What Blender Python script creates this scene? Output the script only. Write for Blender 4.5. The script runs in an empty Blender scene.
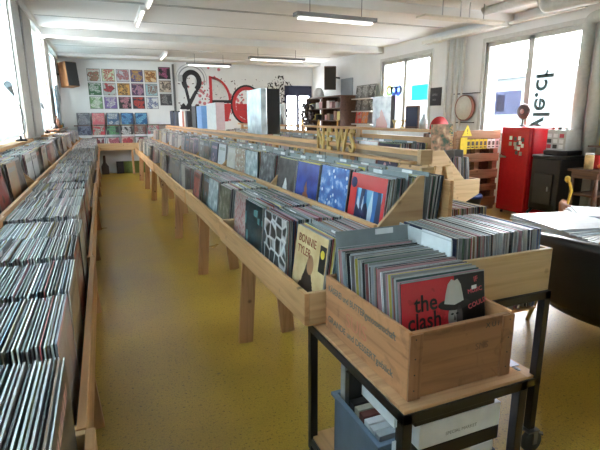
import bpy, math, random
from math import sin, cos, pi, radians as R, sqrt
from mathutils import Matrix, Vector
random.seed(7)
S = bpy.context.scene
COL = S.collection

# ------------------------------------------------------------------ camera
cam_d = bpy.data.cameras.new('camera'); cam = bpy.data.objects.new('camera', cam_d); COL.objects.link(cam)
CH = 1.4
r_ = Vector((0.92337018, -0.3838563, -0.00646942))      # image right, in world axes
dn = Vector((-0.09239342, -0.2058341, -0.97421547))      # image down
fw = Vector((0.37262712, 0.90015924, -0.22552687))       # view direction
m = Matrix((r_, -dn, -fw)).transposed().to_4x4(); m.translation = (0, 0, CH)
cam.matrix_world = m
cam_d.sensor_width = 36; cam_d.lens = 465.25 / 600 * 36; cam_d.clip_start = 0.05; cam_d.clip_end = 200
S.camera = cam

# ------------------------------------------------------------------ world, daylight, exposure
W = bpy.data.worlds.new('world'); S.world = W; W.use_nodes = True
bg = W.node_tree.nodes['Background']; bg.inputs[0].default_value = (0.93, 0.96, 1.0, 1); bg.inputs[1].default_value = 13.0
S.view_settings.view_transform = 'Standard'; S.view_settings.look = 'None'; S.view_settings.gamma = 1
S.view_settings.use_curve_mapping = False; S.view_settings.exposure = 1.9

XL, XR, YB, YF, ZC = -0.88, 5.9, 13.2, -2.6, 2.9

# window openings in the side walls: (y0, y1, z0, z1)
WIN_R = [(7.68, 9.38, 1.08, 2.58), (4.50, 6.26, 1.08, 2.56), (1.3, 3.0, 1.08, 2.56)]
WIN_L = [(-.8, 2.2, 1.16, 2.78), (2.7, 6.5, 1.16, 2.78), (8.25, 9.85, 1.16, 2.78), (10.8, 12.45, 1.16, 2.78)]

def area(name, loc, rot, sx, sy, power, portal=False):
    l = bpy.data.lights.new(name, 'AREA'); l.shape = 'RECTANGLE'; l.size = sx; l.size_y = sy; l.energy = power
    if portal: l.cycles.is_portal = True
    o = bpy.data.objects.new(name, l); COL.objects.link(o); o.location = loc; o.rotation_euler = rot
    return o
for i, (a, b, c, d) in enumerate(WIN_R):
    area('daylight_portal', (XR + 0.2, (a + b) / 2, (c + d) / 2), (0, R(90), 0), d - c, b - a, 1, True)
for i, (a, b, c, d) in enumerate(WIN_L):
    area('daylight_portal', (XL - 0.25, (a + b) / 2, (c + d) / 2), (0, R(-90), 0), d - c, b - a, 1, True)

# ------------------------------------------------------------------ materials
MATS = {}
def newmat(n):
    mt = bpy.data.materials.new(n); mt.use_nodes = True
    return mt, mt.node_tree, mt.node_tree.nodes['Principled BSDF']
def N(nt, t, **k):
    n = nt.nodes.new(t)
    for a, b in k.items(): setattr(n, a, b)
    return n
def ramp(nt, fac, stops, interp='LINEAR'):
    c = N(nt, 'ShaderNodeValToRGB'); c.color_ramp.interpolation = interp
    els = c.color_ramp.elements
    while len(els) < len(stops): els.new(0.5)
    for e, (p, col) in zip(els, stops): e.position = p; e.color = (*col, 1)
    nt.links.new(fac, c.inputs[0]); return c.outputs[0]
def mixc(nt, fac, a, b, mode='MIX'):
    x = N(nt, 'ShaderNodeMix', data_type='RGBA', blend_type=mode)
    for s, v in ((0, fac), (6, a), (7, b)):
        if hasattr(v, 'links') or isinstance(v, bpy.types.NodeSocket): nt.links.new(v, x.inputs[s])
        else: x.inputs[s].default_value = v if s == 0 else (*v, 1)
    return x.outputs[2]
def mth(nt, op, a, b=0.0, c=None):
    x = N(nt, 'ShaderNodeMath', operation=op)
    for i, v in enumerate((a, b) if c is None else (a, b, c)):
        if isinstance(v, bpy.types.NodeSocket): nt.links.new(v, x.inputs[i])
        else: x.inputs[i].default_value = v
    return x.outputs[0]
def plain(n, col, rough=0.5, metal=0.0, noise=0.0, scale=20, spec=None, emit=0):
    if n in MATS: return MATS[n]
    mt, nt, b = newmat(n)
    b.inputs['Base Color'].default_value = (*col, 1); b.inputs['Roughness'].default_value = rough
    b.inputs['Metallic'].default_value = metal
    if spec is not None: b.inputs['Specular IOR Level'].default_value = spec
    tc = N(nt, 'ShaderNodeTexCoord'); nz = N(nt, 'ShaderNodeTexNoise'); nz.inputs['Scale'].default_value = scale
    nt.links.new(tc.outputs['Object'], nz.inputs[0])
    k = noise or 0.06
    o = ramp(nt, nz.outputs[0], [(0.3, tuple(c * (1 - k) for c in col)), (0.7, tuple(min(1, c * (1 + k)) for c in col))])
    nt.links.new(o, b.inputs['Base Color'])
    MATS[n] = mt; return mt
def wood(n, base, dark, axis='Y', rough=0.5, knots=True, scale=1.0, stain=0.0):
    if n in MATS: return MATS[n]
    mt, nt, b = newmat(n)
    tc = N(nt, 'ShaderNodeTexCoord'); oi = N(nt, 'ShaderNodeObjectInfo')
    mp = N(nt, 'ShaderNodeMapping')
    s = {'X': (1.2, 22, 22), 'Y': (22, 1.2, 22), 'Z': (22, 22, 1.2)}[axis]
    mp.inputs['Scale'].default_value = tuple(v * scale for v in s)
    ad = N(nt, 'ShaderNodeVectorMath', operation='ADD'); nt.links.new(tc.outputs['Object'], ad.inputs[0])
    rv = N(nt, 'ShaderNodeVectorMath', operation='SCALE'); nt.links.new(oi.outputs['Random'], rv.inputs[0]); rv.inputs['Scale'].default_value = 7.3
    nt.links.new(rv.outputs[0], ad.inputs[1])
    nt.links.new(ad.outputs[0], mp.inputs[0])
    nz = N(nt, 'ShaderNodeTexNoise'); nz.inputs['Scale'].default_value = 1.6; nz.inputs['Detail'].default_value = 5; nz.inputs['Distortion'].default_value = 0.6
    nt.links.new(mp.outputs[0], nz.inputs[0])
    c = ramp(nt, nz.outputs[0], [(0.3, dark), (0.5, base), (0.75, tuple(min(1, v * 1.12) for v in base))])
    if knots:
        vo = N(nt, 'ShaderNodeTexVoronoi'); vo.inputs['Scale'].default_value = 7.0
        nt.links.new(ad.outputs[0], vo.inputs[0])
        kn = ramp(nt, vo.outputs['Distance'], [(0.05, (1, 1, 1)), (0.13, (0, 0, 0))])
        c = mixc(nt, kn, c, tuple(v * 0.45 for v in dark))
    if stain:
        n2 = N(nt, 'ShaderNodeTexNoise'); n2.inputs['Scale'].default_value = 9; n2.inputs['Detail'].default_value = 6; n2.inputs['Distortion'].default_value = 1.5
        nt.links.new(ad.outputs[0], n2.inputs[0])
        st = ramp(nt, n2.outputs[0], [(0.56, (0, 0, 0)), (0.68, (stain, stain, stain))])
        c = mixc(nt, st, c, tuple(v * 0.35 for v in dark))
    hs = N(nt, 'ShaderNodeHueSaturation'); nt.links.new(c, hs.inputs['Color'])
    nt.links.new(mth(nt, 'MULTIPLY_ADD', oi.outputs['Random'], 0.22, 0.89), hs.inputs['Value'])
    nt.links.new(hs.outputs[0], b.inputs['Base Color']); b.inputs['Roughness'].default_value = rough
    MATS[n] = mt; return mt
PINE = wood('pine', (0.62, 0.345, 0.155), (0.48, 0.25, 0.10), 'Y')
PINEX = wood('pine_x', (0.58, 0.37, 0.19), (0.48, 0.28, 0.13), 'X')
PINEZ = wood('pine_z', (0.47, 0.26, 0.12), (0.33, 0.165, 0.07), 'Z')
PALE = wood('pale_pine', (0.62, 0.44, 0.235), (0.5, 0.33, 0.16), 'X')
OLDX = wood('old_crate_x', (0.36, 0.17, 0.075), (0.23, 0.10, 0.045), 'X', stain=0.6)
OLDY = wood('old_crate_y', (0.60, 0.28, 0.125), (0.42, 0.18, 0.075), 'Y', stain=0.35)
OLDZ = wood('old_crate_z', (0.36, 0.17, 0.08), (0.2, 0.09, 0.04), 'Z', stain=0.5)
DKWOOD = wood('dark_wood', (0.115, 0.055, 0.03), (0.05, 0.022, 0.012), 'Y', knots=False)
PALLET = wood('pallet_wood', (0.33, 0.18, 0.10), (0.2, 0.1, 0.05), 'X')
WHITE = plain('white_paint', (0.72, 0.72, 0.70), 0.6)
WALLM = plain('wall_paint', (0.70, 0.71, 0.70), 0.8, noise=0.03, scale=3)
CEILM = plain('ceiling_paint', (0.70, 0.69, 0.66), 0.85, noise=0.04, scale=2)
FRAME = plain('window_frame_paint', (0.50, 0.50, 0.47), 0.5)
PIPE = plain('pipe_paint', (0.50, 0.50, 0.46), 0.45)
BLK = plain('black_steel', (0.018, 0.018, 0.02), 0.35, metal=0.0)
BLKP = plain('black_plastic', (0.02, 0.02, 0.022), 0.4)
STEEL = plain('galvanised_steel', (0.5, 0.5, 0.5), 0.35, metal=0.9)
BRASS = plain('brass', (0.62, 0.45, 0.12), 0.35, metal=0.7)
GREYP = plain('grey_plastic', (0.25, 0.28, 0.29), 0.35)
BLUEG = plain('bluegrey_plastic', (0.13, 0.18, 0.25), 0.45)
PAPER = plain('white_paper', (0.78, 0.79, 0.80), 0.5)
LEATH = plain('black_leather', (0.012, 0.011, 0.011), 0.33)
BROWNL = plain('brown_leather', (0.33, 0.13, 0.06), 0.4)
REDL = plain('fridge_red', (0.50, 0.012, 0.018), 0.22)
NAVY = plain('navy_paint', (0.012, 0.016, 0.05), 0.5)
REDP = plain('red_paint', (0.50, 0.02, 0.02), 0.6)
YEL = plain('yellow_card', (0.78, 0.60, 0.05), 0.5)
GOLD = plain('gold_letter', (0.58, 0.36, 0.10), 0.45, noise=0.25, scale=9)
BLUEC = plain('blue_card', (0.16, 0.33, 0.62), 0.5)
PINKC = plain('pink_card', (0.62, 0.45, 0.46), 0.5)
INK = plain('dark_ink', (0.06, 0.06, 0.055), 0.7)
INKG = plain('green_grey_ink', (0.16, 0.17, 0.15), 0.7)
INKR = plain('faded_red_ink', (0.58, 0.22, 0.13), 0.7)
SILV = plain('silver_plastic', (0.62, 0.68, 0.70), 0.18, metal=0.35, noise=0.3, scale=9)
CYAN = plain('cyan_film', (0.10, 0.62, 0.62), 0.5)
FILMW = plain('white_film', (0.8, 0.8, 0.82), 0.5)
FILMG = plain('grey_film', (0.33, 0.40, 0.38), 0.5)

LIT = plain('lit_tube', (.85, .85, .83), .3); LIT.node_tree.nodes['Principled BSDF'].inputs['Emission Color'].default_value = (1, .96, .9, 1)
LIT.node_tree.nodes['Principled BSDF'].inputs['Emission Strength'].default_value = .9
def mat_floor():
    mt, nt, b = newmat('yellow_floor')
    tc = N(nt, 'ShaderNodeTexCoord')
    n1 = N(nt, 'ShaderNodeTexNoise'); n1.inputs['Scale'].default_value = 1.3; n1.inputs['Detail'].default_value = 4
    nt.links.new(tc.outputs['Object'], n1.inputs[0])
    c = ramp(nt, n1.outputs[0], [(0.3, (0.37, 0.225, 0.030)), (0.5, (0.47, 0.295, 0.036)), (0.72, (0.56, 0.365, 0.040))])
    n2 = N(nt, 'ShaderNodeTexNoise'); n2.inputs['Scale'].default_value = 75; n2.inputs['Detail'].default_value = 3
    nt.links.new(tc.outputs['Object'], n2.inputs[0])
    sp = ramp(nt, n2.outputs[0], [(0.30, (1, 1, 1)), (0.42, (0, 0, 0))])
    c = mixc(nt, mth(nt, 'MULTIPLY', sp, 0.75), c, (0.05, 0.033, 0.012))
    n4 = N(nt, 'ShaderNodeTexNoise'); n4.inputs['Scale'].default_value = 160; nt.links.new(tc.outputs['Object'], n4.inputs[0])
    c = mixc(nt, mth(nt, 'MULTIPLY', ramp(nt, n4.outputs[0], [(0.35, (1, 1, 1)), (0.6, (0, 0, 0))]), 0.35), c, (0.12, 0.08, 0.02))
    n3 = N(nt, 'ShaderNodeTexNoise'); n3.inputs['Scale'].default_value = 4.2; n3.inputs['Detail'].default_value = 7; n3.inputs['Distortion'].default_value = 2
    nt.links.new(tc.outputs['Object'], n3.inputs[0])
    sc = ramp(nt, n3.outputs[0], [(0.715, (0, 0, 0)), (0.75, (1, 1, 1))])
    c = mixc(nt, mth(nt, 'MULTIPLY', sc, 0.55), c, (0.10, 0.07, 0.05))
    nt.links.new(c, b.inputs['Base Color'])
    nt.links.new(mth(nt, 'MULTIPLY_ADD', n1.outputs[0], 0.25, 0.20), b.inputs['Roughness'])
    bp = N(nt, 'ShaderNodeBump'); bp.inputs['Strength'].default_value = 0.12; bp.inputs['Distance'].default_value = 0.002
    nt.links.new(n2.outputs[0], bp.inputs['Height']); nt.links.new(bp.outputs[0], b.inputs['Normal'])
    return mt
FLOORM = mat_floor()

def film(n, col):     # thin coloured film stuck to the pane, lets part of the daylight through
    if n in MATS: return MATS[n]
    mt, nt, b = newmat(n); out = nt.nodes['Material Output']; nt.nodes.remove(b)
    d = N(nt, 'ShaderNodeBsdfDiffuse'); d.inputs[0].default_value = (*col, 1)
    t = N(nt, 'ShaderNodeBsdfTransparent'); t.inputs[0].default_value = (*[min(1, sqrt(c / 2.6)) / .8 for c in col], 1)
    x = N(nt, 'ShaderNodeMixShader'); x.inputs[0].default_value = .8
    nt.links.new(d.outputs[0], x.inputs[1]); nt.links.new(t.outputs[0], x.inputs[2]); nt.links.new(x.outputs[0], out.inputs['Surface']); MATS[n] = mt; return mt
def mat_glass():
    mt, nt, b = newmat('window_glass'); nt.nodes.remove(b)
    out = nt.nodes['Material Output']
    t = N(nt, 'ShaderNodeBsdfTransparent'); g = N(nt, 'ShaderNodeBsdfGlossy'); g.inputs['Roughness'].default_value = 0.02
    f = N(nt, 'ShaderNodeFresnel'); f.inputs['IOR'].default_value = 1.35
    ge = N(nt, 'ShaderNodeNewGeometry')
    x = N(nt, 'ShaderNodeMixShader'); nt.links.new(mth(nt, 'MULTIPLY', f.outputs[0], mth(nt, 'SUBTRACT', 1.0, ge.outputs['Backfacing'])), x.inputs[0]); nt.links.new(t.outputs[0], x.inputs[1]); nt.links.new(g.outputs[0], x.inputs[2])
    nt.links.new(x.outputs[0], out.inputs['Surface']); return mt
GLASS = mat_glass()
def mat_curtain():
    mt, nt, b = newmat('white_curtain'); nt.nodes.remove(b)
    out = nt.nodes['Material Output']
    d = N(nt, 'ShaderNodeBsdfDiffuse'); d.inputs[0].default_value = (0.6, 0.62, 0.62, 1)
    t = N(nt, 'ShaderNodeBsdfTranslucent'); t.inputs[0].default_value = (0.34, 0.42, 0.44, 1)
    p = N(nt, 'ShaderNodeBsdfTransparent')
    x = N(nt, 'ShaderNodeMixShader'); x.inputs[0].default_value = 0.6
    nt.links.new(d.outputs[0], x.inputs[1]); nt.links.new(t.outputs[0], x.inputs[2])
    y = N(nt, 'ShaderNodeMixShader'); y.inputs[0].default_value = 0.04
    nt.links.new(x.outputs[0], y.inputs[1]); nt.links.new(p.outputs[0], y.inputs[2])
    nt.links.new(y.outputs[0], out.inputs['Surface']); return mt
CURT = mat_curtain()

def mat_edge():
    mt, nt, b = newmat('sleeve_edge')
    a = N(nt, 'ShaderNodeAttribute'); a.attribute_name = 'Col'
    nt.links.new(a.outputs['Color'], b.inputs['Base Color']); b.inputs['Roughness'].default_value = 0.32
    return mt
def mat_art():
    mt, nt, b = newmat('cover_art')
    a = N(nt, 'ShaderNodeAttribute'); a.attribute_name = 'Rnd'
    uv = N(nt, 'ShaderNodeUVMap'); uv.uv_map = 'UVMap'
    sx = N(nt, 'ShaderNodeSeparateColor'); nt.links.new(a.outputs['Color'], sx.inputs[0])
    r, g, bb = sx.outputs[0], sx.outputs[1], sx.outputs[2]
    pal1 = [(0.02, 0.02, 0.025), (0.35, 0.35, 0.34), (0.08, 0.10, 0.13), (0.55, 0.52, 0.46), (0.04, 0.05, 0.12), (0.25, 0.22, 0.2), (0.30, 0.05, 0.04), (0.5, 0.53, 0.55), (0.05, 0.10, 0.09), (0.33, 0.24, 0.13), (0.03, 0.03, 0.03), (0.40, 0.33, 0.38)]
    pal2 = [(0.6, 0.6, 0.58), (0.03, 0.03, 0.03), (0.45, 0.13, 0.08), (0.2, 0.27, 0.36), (0.5, 0.4, 0.26), (0.02, 0.05, 0.08), (0.6, 0.48, 0.1), (0.3, 0.3, 0.3), (0.55, 0.3, 0.33), (0.12, 0.2, 0.12)]
    c1 = ramp(nt, r, [(i / len(pal1), c) for i, c in enumerate(pal1)], 'CONSTANT')
    c2 = ramp(nt, g, [(i / len(pal2), c) for i, c in enumerate(pal2)], 'CONSTANT')
    c3 = ramp(nt, mth(nt, 'FRACT', mth(nt, 'MULTIPLY_ADD', r, 7.7, g)), [(i / len(pal2), c) for i, c in enumerate(pal2[::-1])], 'CONSTANT')
    sc = N(nt, 'ShaderNodeVectorMath', operation='SCALE'); nt.links.new(a.outputs['Color'], sc.inputs[0]); sc.inputs['Scale'].default_value = 40
    ad = N(nt, 'ShaderNodeVectorMath', operation='ADD'); nt.links.new(uv.outputs[0], ad.inputs[0]); nt.links.new(sc.outputs[0], ad.inputs[1])
    n1 = N(nt, 'ShaderNodeTexNoise'); n1.inputs['Scale'].default_value = 3.5; n1.inputs['Detail'].default_value = 4; nt.links.new(ad.outputs[0], n1.inputs[0])
    vo = N(nt, 'ShaderNodeTexVoronoi'); vo.inputs['Scale'].default_value = 5; nt.links.new(ad.outputs[0], vo.inputs[0])
    bg_ = mixc(nt, ramp(nt, n1.outputs[0], [(0.42, (0, 0, 0)), (0.6, (1, 1, 1))]), c1, c2)
    suv = N(nt, 'ShaderNodeSeparateXYZ'); nt.links.new(uv.outputs[0], suv.inputs[0]); u, v = suv.outputs[0], suv.outputs[1]
    du = mth(nt, 'SUBTRACT', u, 0.5); dv = mth(nt, 'SUBTRACT', v, 0.42)
    d = mth(nt, 'SQRT', mth(nt, 'ADD', mth(nt, 'MULTIPLY', du, du), mth(nt, 'MULTIPLY', mth(nt, 'MULTIPLY', dv, dv), 0.5)))
    d = mth(nt, 'MULTIPLY_ADD', n1.outputs[0], 0.45, d)
    fig = mth(nt, 'LESS_THAN', d, mth(nt, 'MULTIPLY_ADD', bb, 0.2, 0.33))
    figc = mixc(nt, mth(nt, 'GREATER_THAN', vo.outputs['Distance'], 0.38), c3, c1)
    c = mixc(nt, mth(nt, 'MULTIPLY', fig, mth(nt, 'GREATER_THAN', bb, 0.25)), mixc(nt, 0.65, bg_, c1), figc)
    ls = N(nt, 'ShaderNodeTexNoise', noise_dimensions='1D'); nt.links.new(mth(nt, 'MULTIPLY_ADD', u, 26.0, mth(nt, 'MULTIPLY', r, 90.0)), ls.inputs['W']); ls.inputs['Scale'].default_value = 1.0
    band = mth(nt, 'MULTIPLY', mth(nt, 'LESS_THAN', mth(nt, 'ABSOLUTE', mth(nt, 'SUBTRACT', v, 0.86)), 0.045), mth(nt, 'GREATER_THAN', ls.outputs[0], 0.47))
    band = mth(nt, 'MULTIPLY', band, mth(nt, 'LESS_THAN', mth(nt, 'ABSOLUTE', mth(nt, 'SUBTRACT', u, 0.5)), 0.38))
    c = mixc(nt, band, c, c3)
    bd = mth(nt, 'MAXIMUM', mth(nt, 'ABSOLUTE', mth(nt, 'SUBTRACT', u, 0.5)), mth(nt, 'ABSOLUTE', mth(nt, 'SUBTRACT', v, 0.5)))
    border = mth(nt, 'MULTIPLY', mth(nt, 'GREATER_THAN', bd, 0.455), mth(nt, 'GREATER_THAN', g, 0.6))
    c = mixc(nt, border, c, c2)
    nt.links.new(c, b.inputs['Base Color']); b.inputs['Roughness'].default_value = 0.3
    b.inputs['Coat Weight'].default_value = 0.35; b.inputs['Coat Roughness'].default_value = 0.18
    return mt
EDGE, ART = mat_edge(), mat_art()

AO = [0.0]
def art_special(name, kind, c1, c2, c3, scale=5, rough=0.28, face_=False):
    mt, nt, b = newmat(name)
    uv = N(nt, 'ShaderNodeUVMap'); uv.uv_map = 'UVMap'
    s = N(nt, 'ShaderNodeSeparateXYZ'); nt.links.new(uv.outputs[0], s.inputs[0]); u, v = s.outputs[0], s.outputs[1]
    AO[0] += 1.37; of = N(nt, 'ShaderNodeMapping'); of.inputs['Location'].default_value = (AO[0], AO[0] * .61, 0); nt.links.new(uv.outputs[0], of.inputs[0])
    nz = N(nt, 'ShaderNodeTexNoise'); nz.inputs['Scale'].default_value = scale; nz.inputs['Detail'].default_value = 5; nt.links.new(of.outputs[0], nz.inputs[0])
    vo = N(nt, 'ShaderNodeTexVoronoi'); vo.inputs['Scale'].default_value = scale; nt.links.new(of.outputs[0], vo.inputs[0])
    c = ramp(nt, nz.outputs[0], [(0.38, c1), (0.55, c2), (0.68, c3)])
    cu = mth(nt, 'ABSOLUTE', mth(nt, 'SUBTRACT', u, 0.5)); cv = mth(nt, 'ABSOLUTE', mth(nt, 'SUBTRACT', v, 0.5))
    if kind == 'cover':         # a loose figure on a plain ground under a line of small type
        n2 = N(nt, 'ShaderNodeTexNoise'); n2.inputs['Scale'].default_value = 11; n2.inputs['Detail'].default_value = 4; nt.links.new(of.outputs[0], n2.inputs[0])
        n0 = N(nt, 'ShaderNodeTexNoise'); n0.inputs['Scale'].default_value = 2.6; nt.links.new(of.outputs[0], n0.inputs[0])
        d = mth(nt, 'MULTIPLY_ADD', n0.outputs[0], 1.9, mth(nt, 'ADD', mth(nt, 'MULTIPLY', mth(nt, 'MULTIPLY', cu, cu), 1.6), mth(nt, 'MULTIPLY', mth(nt, 'MULTIPLY', cv, cv), 1.2)))
        fc = ramp(nt, n2.outputs[0], [(.42, c2), (.47, c3), (.53, tuple(x * .3 for x in c2)), (.6, c3)])
        c = mixc(nt, mth(nt, 'LESS_THAN', d, 1.16), mixc(nt, mth(nt, 'MULTIPLY', nz.outputs[0], .4), c1, c2), fc)
        l1 = N(nt, 'ShaderNodeTexNoise', noise_dimensions='1D'); nt.links.new(mth(nt, 'MULTIPLY_ADD', u, 28.0, AO[0]), l1.inputs['W'])
        bd_ = mth(nt, 'MULTIPLY', mth(nt, 'LESS_THAN', mth(nt, 'ABSOLUTE', mth(nt, 'SUBTRACT', v, .9)), .035), mth(nt, 'GREATER_THAN', l1.outputs[0], .48))
        c = mixc(nt, mth(nt, 'MULTIPLY', bd_, mth(nt, 'LESS_THAN', cu, .4)), c, c3)
        c = mixc(nt, mth(nt, 'GREATER_THAN', mth(nt, 'MAXIMUM', cu, cv), .462), c, (.11, .115, .11))
    elif kind == 'honey':
        vo.feature = 'DISTANCE_TO_EDGE'; vo.inputs['Randomness'].default_value = 0.55
        c = ramp(nt, vo.outputs['Distance'], [(0.0, c3), (0.07, c2), (0.11, (0.03, 0.03, 0.03)), (0.4, (0.10, 0.10, 0.10))])
    elif kind == 'frame':       # coloured border around a crystal burst
        wv = N(nt, 'ShaderNodeTexVoronoi', feature='F1'); wv.inputs['Scale'].default_value = 9
        mp = N(nt, 'ShaderNodeMapping'); mp.inputs['Rotation'].default_value = (0, 0, 0.7); mp.inputs['Scale'].default_value = (1, 0.25, 1)
        nt.links.new(uv.outputs[0], mp.inputs[0]); nt.links.new(mp.outputs[0], wv.inputs[0])
        hs = N(nt, 'ShaderNodeSeparateColor'); nt.links.new(wv.outputs['Color'], hs.inputs[0])
        inner = ramp(nt, hs.outputs[0], [(0.0, (0.01, 0.02, 0.08)), (0.3, (0.02, 0.12, 0.35)), (0.55, (0.15, 0.4, 0.6)), (0.78, (0.35, 0.08, 0.05)), (0.9, (0.5, 0.6, 0.7))], 'CONSTANT')
        box_ = mth(nt, 'MULTIPLY', mth(nt, 'LESS_THAN', mth(nt, 'ABSOLUTE', mth(nt, 'SUBTRACT', u, 0.56)), 0.36), mth(nt, 'LESS_THAN', mth(nt, 'ABSOLUTE', mth(nt, 'SUBTRACT', v, 0.42)), 0.37))
        c = mixc(nt, box_, c1, inner)
    elif kind == 'portrait':    # warm ground, dark figure low in the middle
        dd = mth(nt, 'ADD', mth(nt, 'MULTIPLY', cu, 1.0), mth(nt, 'MULTIPLY', v, 0.62))
        dd = mth(nt, 'MULTIPLY_ADD', nz.outputs[0], 0.3, dd)
        f = mth(nt, 'LESS_THAN', dd, 0.52)
        du = mth(nt, 'SUBTRACT', u, 0.55); dv = mth(nt, 'SUBTRACT', v, 0.55)
        face = mth(nt, 'LESS_THAN', mth(nt, 'ADD', mth(nt, 'MULTIPLY', du, du), mth(nt, 'MULTIPLY', mth(nt, 'MULTIPLY', dv, dv), 0.6)), 0.011)
        c = ramp(nt, nz.outputs[0], [(0.35, c1), (0.6, c2)])
        c = mixc(nt, f, c, c3)
        if face_: c = mixc(nt, face, c, (0.40, 0.20, 0.10))
    elif kind == 'split':       # red field left, black right
        nt.links.new(uv.outputs[0], nz.inputs[0])
        c = mixc(nt, mth(nt, 'GREATER_THAN', u, 0.62), mixc(nt, mth(nt, 'GREATER_THAN', nz.outputs[0], 0.62), c1, c2), c3)
    elif kind == 'dots':
        c = mixc(nt, mth(nt, 'LESS_THAN', vo.outputs['Distance'], 0.2), c, (0.8, 0.85, 0.9))
    elif kind == 'blocks':
        vo.inputs['Randomness'].default_value = 0.2
        hs = N(nt, 'ShaderNodeSeparateColor'); nt.links.new(vo.outputs['Color'], hs.inputs[0])
        c = ramp(nt, hs.outputs[0], [(0, c1), (0.55, c2), (0.85, c3)], 'CONSTANT')
    nt.links.new(c, b.inputs['Base Color']); b.inputs['Roughness'].default_value = rough
    b.inputs['Coat Weight'].default_value = 0.4; b.inputs['Coat Roughness'].default_value = 0.15
    return mt

# ------------------------------------------------------------------ mesh builder
class MB:
    def __init__(s): s.v = []; s.f = []; s.m = []; s.c = []; s.u = []; s.r = []; s.sm = []
    def face(s, idx, m=0, c=(.5, .5, .5), uv=None, r=(0, 0, 0), sm=False):
        s.f.append(idx); s.m.append(m); s.c.append(c); s.u.append(uv); s.r.append(r); s.sm.append(sm)
    def box(s, x0, x1, y0, y1, z0, z1, m=0, M=None):
        n = len(s.v)
        P = [Vector(p) for p in ((x0, y0, z0), (x1, y0, z0), (x1, y1, z0), (x0, y1, z0), (x0, y0, z1), (x1, y0, z1), (x1, y1, z1), (x0, y1, z1))]
        if M: P = [M @ p for p in P]
        s.v += P
        for q in ((0, 3, 2, 1), (4, 5, 6, 7), (0, 1, 5, 4), (1, 2, 6, 5), (2, 3, 7, 6), (3, 0, 4, 7)): s.face([n + i for i in q], m)
        return s
    def bar(s, p, q, w, t, m=0, up=(0, 0, 1)):     # rectangular bar p->q ; w along side axis, t along the other
        p = Vector(p); q = Vector(q); d = (q - p).normalized(); up = Vector(up)
        a = d.cross(up)
        if a.length < 1e-4: a = d.cross(Vector((0, 1, 0)))
        a.normalize(); b = a.cross(d)
        n = len(s.v)
        for e in (p, q):
            for i, j in ((-1, -1), (1, -1), (1, 1), (-1, 1)): s.v.append(e + a * (w / 2 * i) + b * (t / 2 * j))
        for k in ((3, 2, 1, 0), (4, 5, 6, 7), (0, 1, 5, 4), (1, 2, 6, 5), (2, 3, 7, 6), (3, 0, 4, 7)): s.face([n + i for i in k], m)
        return s
    def prism(s, pts, ax, a, b, m=0):              # polygon in the plane across axis ax, extruded a..b
        n = len(s.v); k = len(pts)
        def mk(p, t): return Vector({'x': (t, p[0], p[1]), 'y': (p[0], t, p[1]), 'z': (p[0], p[1], t)}[ax])
        for p in pts: s.v.append(mk(p, a))
        for p in pts: s.v.append(mk(p, b))
        s.face([n + i for i in range(k)], m); s.face([n + k + i for i in range(k)][::-1], m)
        for i in range(k):
            j = (i + 1) % k; s.face([n + i, n + k + i, n + k + j, n + j], m)
        return s
    def cyl(s, p, q, r, r2=None, n=12, m=0, cap=True):
        p = Vector(p); q = Vector(q); r2 = r if r2 is None else r2
        d = (q - p).normalized(); a = d.orthogonal().normalized(); b = d.cross(a); o = len(s.v)
        for e, rr in ((p, r), (q, r2)):
            for i in range(n):
                t = 2 * pi * i / n; s.v.append(e + a * (rr * cos(t)) + b * (rr * sin(t)))
        for i in range(n):
            j = (i + 1) % n; s.face([o + i, o + j, o + n + j, o + n + i], m, sm=True)
        if cap: s.face([o + i for i in range(n)][::-1], m); s.face([o + n + i for i in range(n)], m)
        return s
    def tube(s, pts, r, n=8, m=0):
        pts = [Vector(p) for p in pts]; o = len(s.v); k = len(pts); a = None
        for i, p in enumerate(pts):
            d = (pts[min(i + 1, k - 1)] - pts[max(i - 1, 0)]).normalized()
            a = d.orthogonal().normalized() if a is None else (a - d * a.dot(d)).normalized()
            b = d.cross(a)
            for j in range(n):
                t = 2 * pi * j / n; s.v.append(p + a * (r * cos(t)) + b * (r * sin(t)))
        for i in range(k - 1):
            for j in range(n):
                l = (j + 1) % n; s.face([o + i * n + j, o + i * n + l, o + (i + 1) * n + l, o + (i + 1) * n + j], m, sm=True)
        s.face([o + j for j in range(n)][::-1], m); s.face([o + (k - 1) * n + j for j in range(n)], m)
        return s
    def lathe(s, prof, c=(0, 0, 0), n=20, m=0, ax='z', cap=True):
        o = len(s.v); k = len(prof)
        for r, h in prof:
            for i in range(n):
                t = 2 * pi * i / n; x, y = r * cos(t), r * sin(t)
                v = {'z': (x, y, h), 'x': (h, x, y), 'y': (x, h, y)}[ax]
                s.v.append(Vector(c) + Vector(v))
        for i in range(k - 1):
            for j in range(n):
                l = (j + 1) % n; s.face([o + i * n + j, o + i * n + l, o + (i + 1) * n + l, o + (i + 1) * n + j], m, sm=True)
        if cap: s.face([o + j for j in range(n)][::-1], m); s.face([o + (k - 1) * n + j for j in range(n)], m)
        return s
    def sleeve(s, M, t, L, H, col, rnd, edge=0, art=1):
        n = len(s.v); x = t / 2; y = L / 2
        for p in ((-x, -y, 0), (x, -y, 0), (x, y, 0), (-x, y, 0), (-x, -y, H), (x, -y, H), (x, y, H), (-x, y, H)): s.v.append(M @ Vector(p))
        for q in ((0, 3, 2, 1), (4, 5, 6, 7), (0, 1, 5, 4), (2, 3, 7, 6)): s.face([n + i for i in q], edge, col)
        s.face([n + 3, n, n + 4, n + 7], art, col, [(0, 0), (1, 0), (1, 1), (0, 1)], rnd)
        s.face([n + 1, n + 2, n + 6, n + 5], art, col, [(0, 0), (1, 0), (1, 1), (0, 1)], (rnd[1], rnd[2], rnd[0]))
        return s
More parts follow.
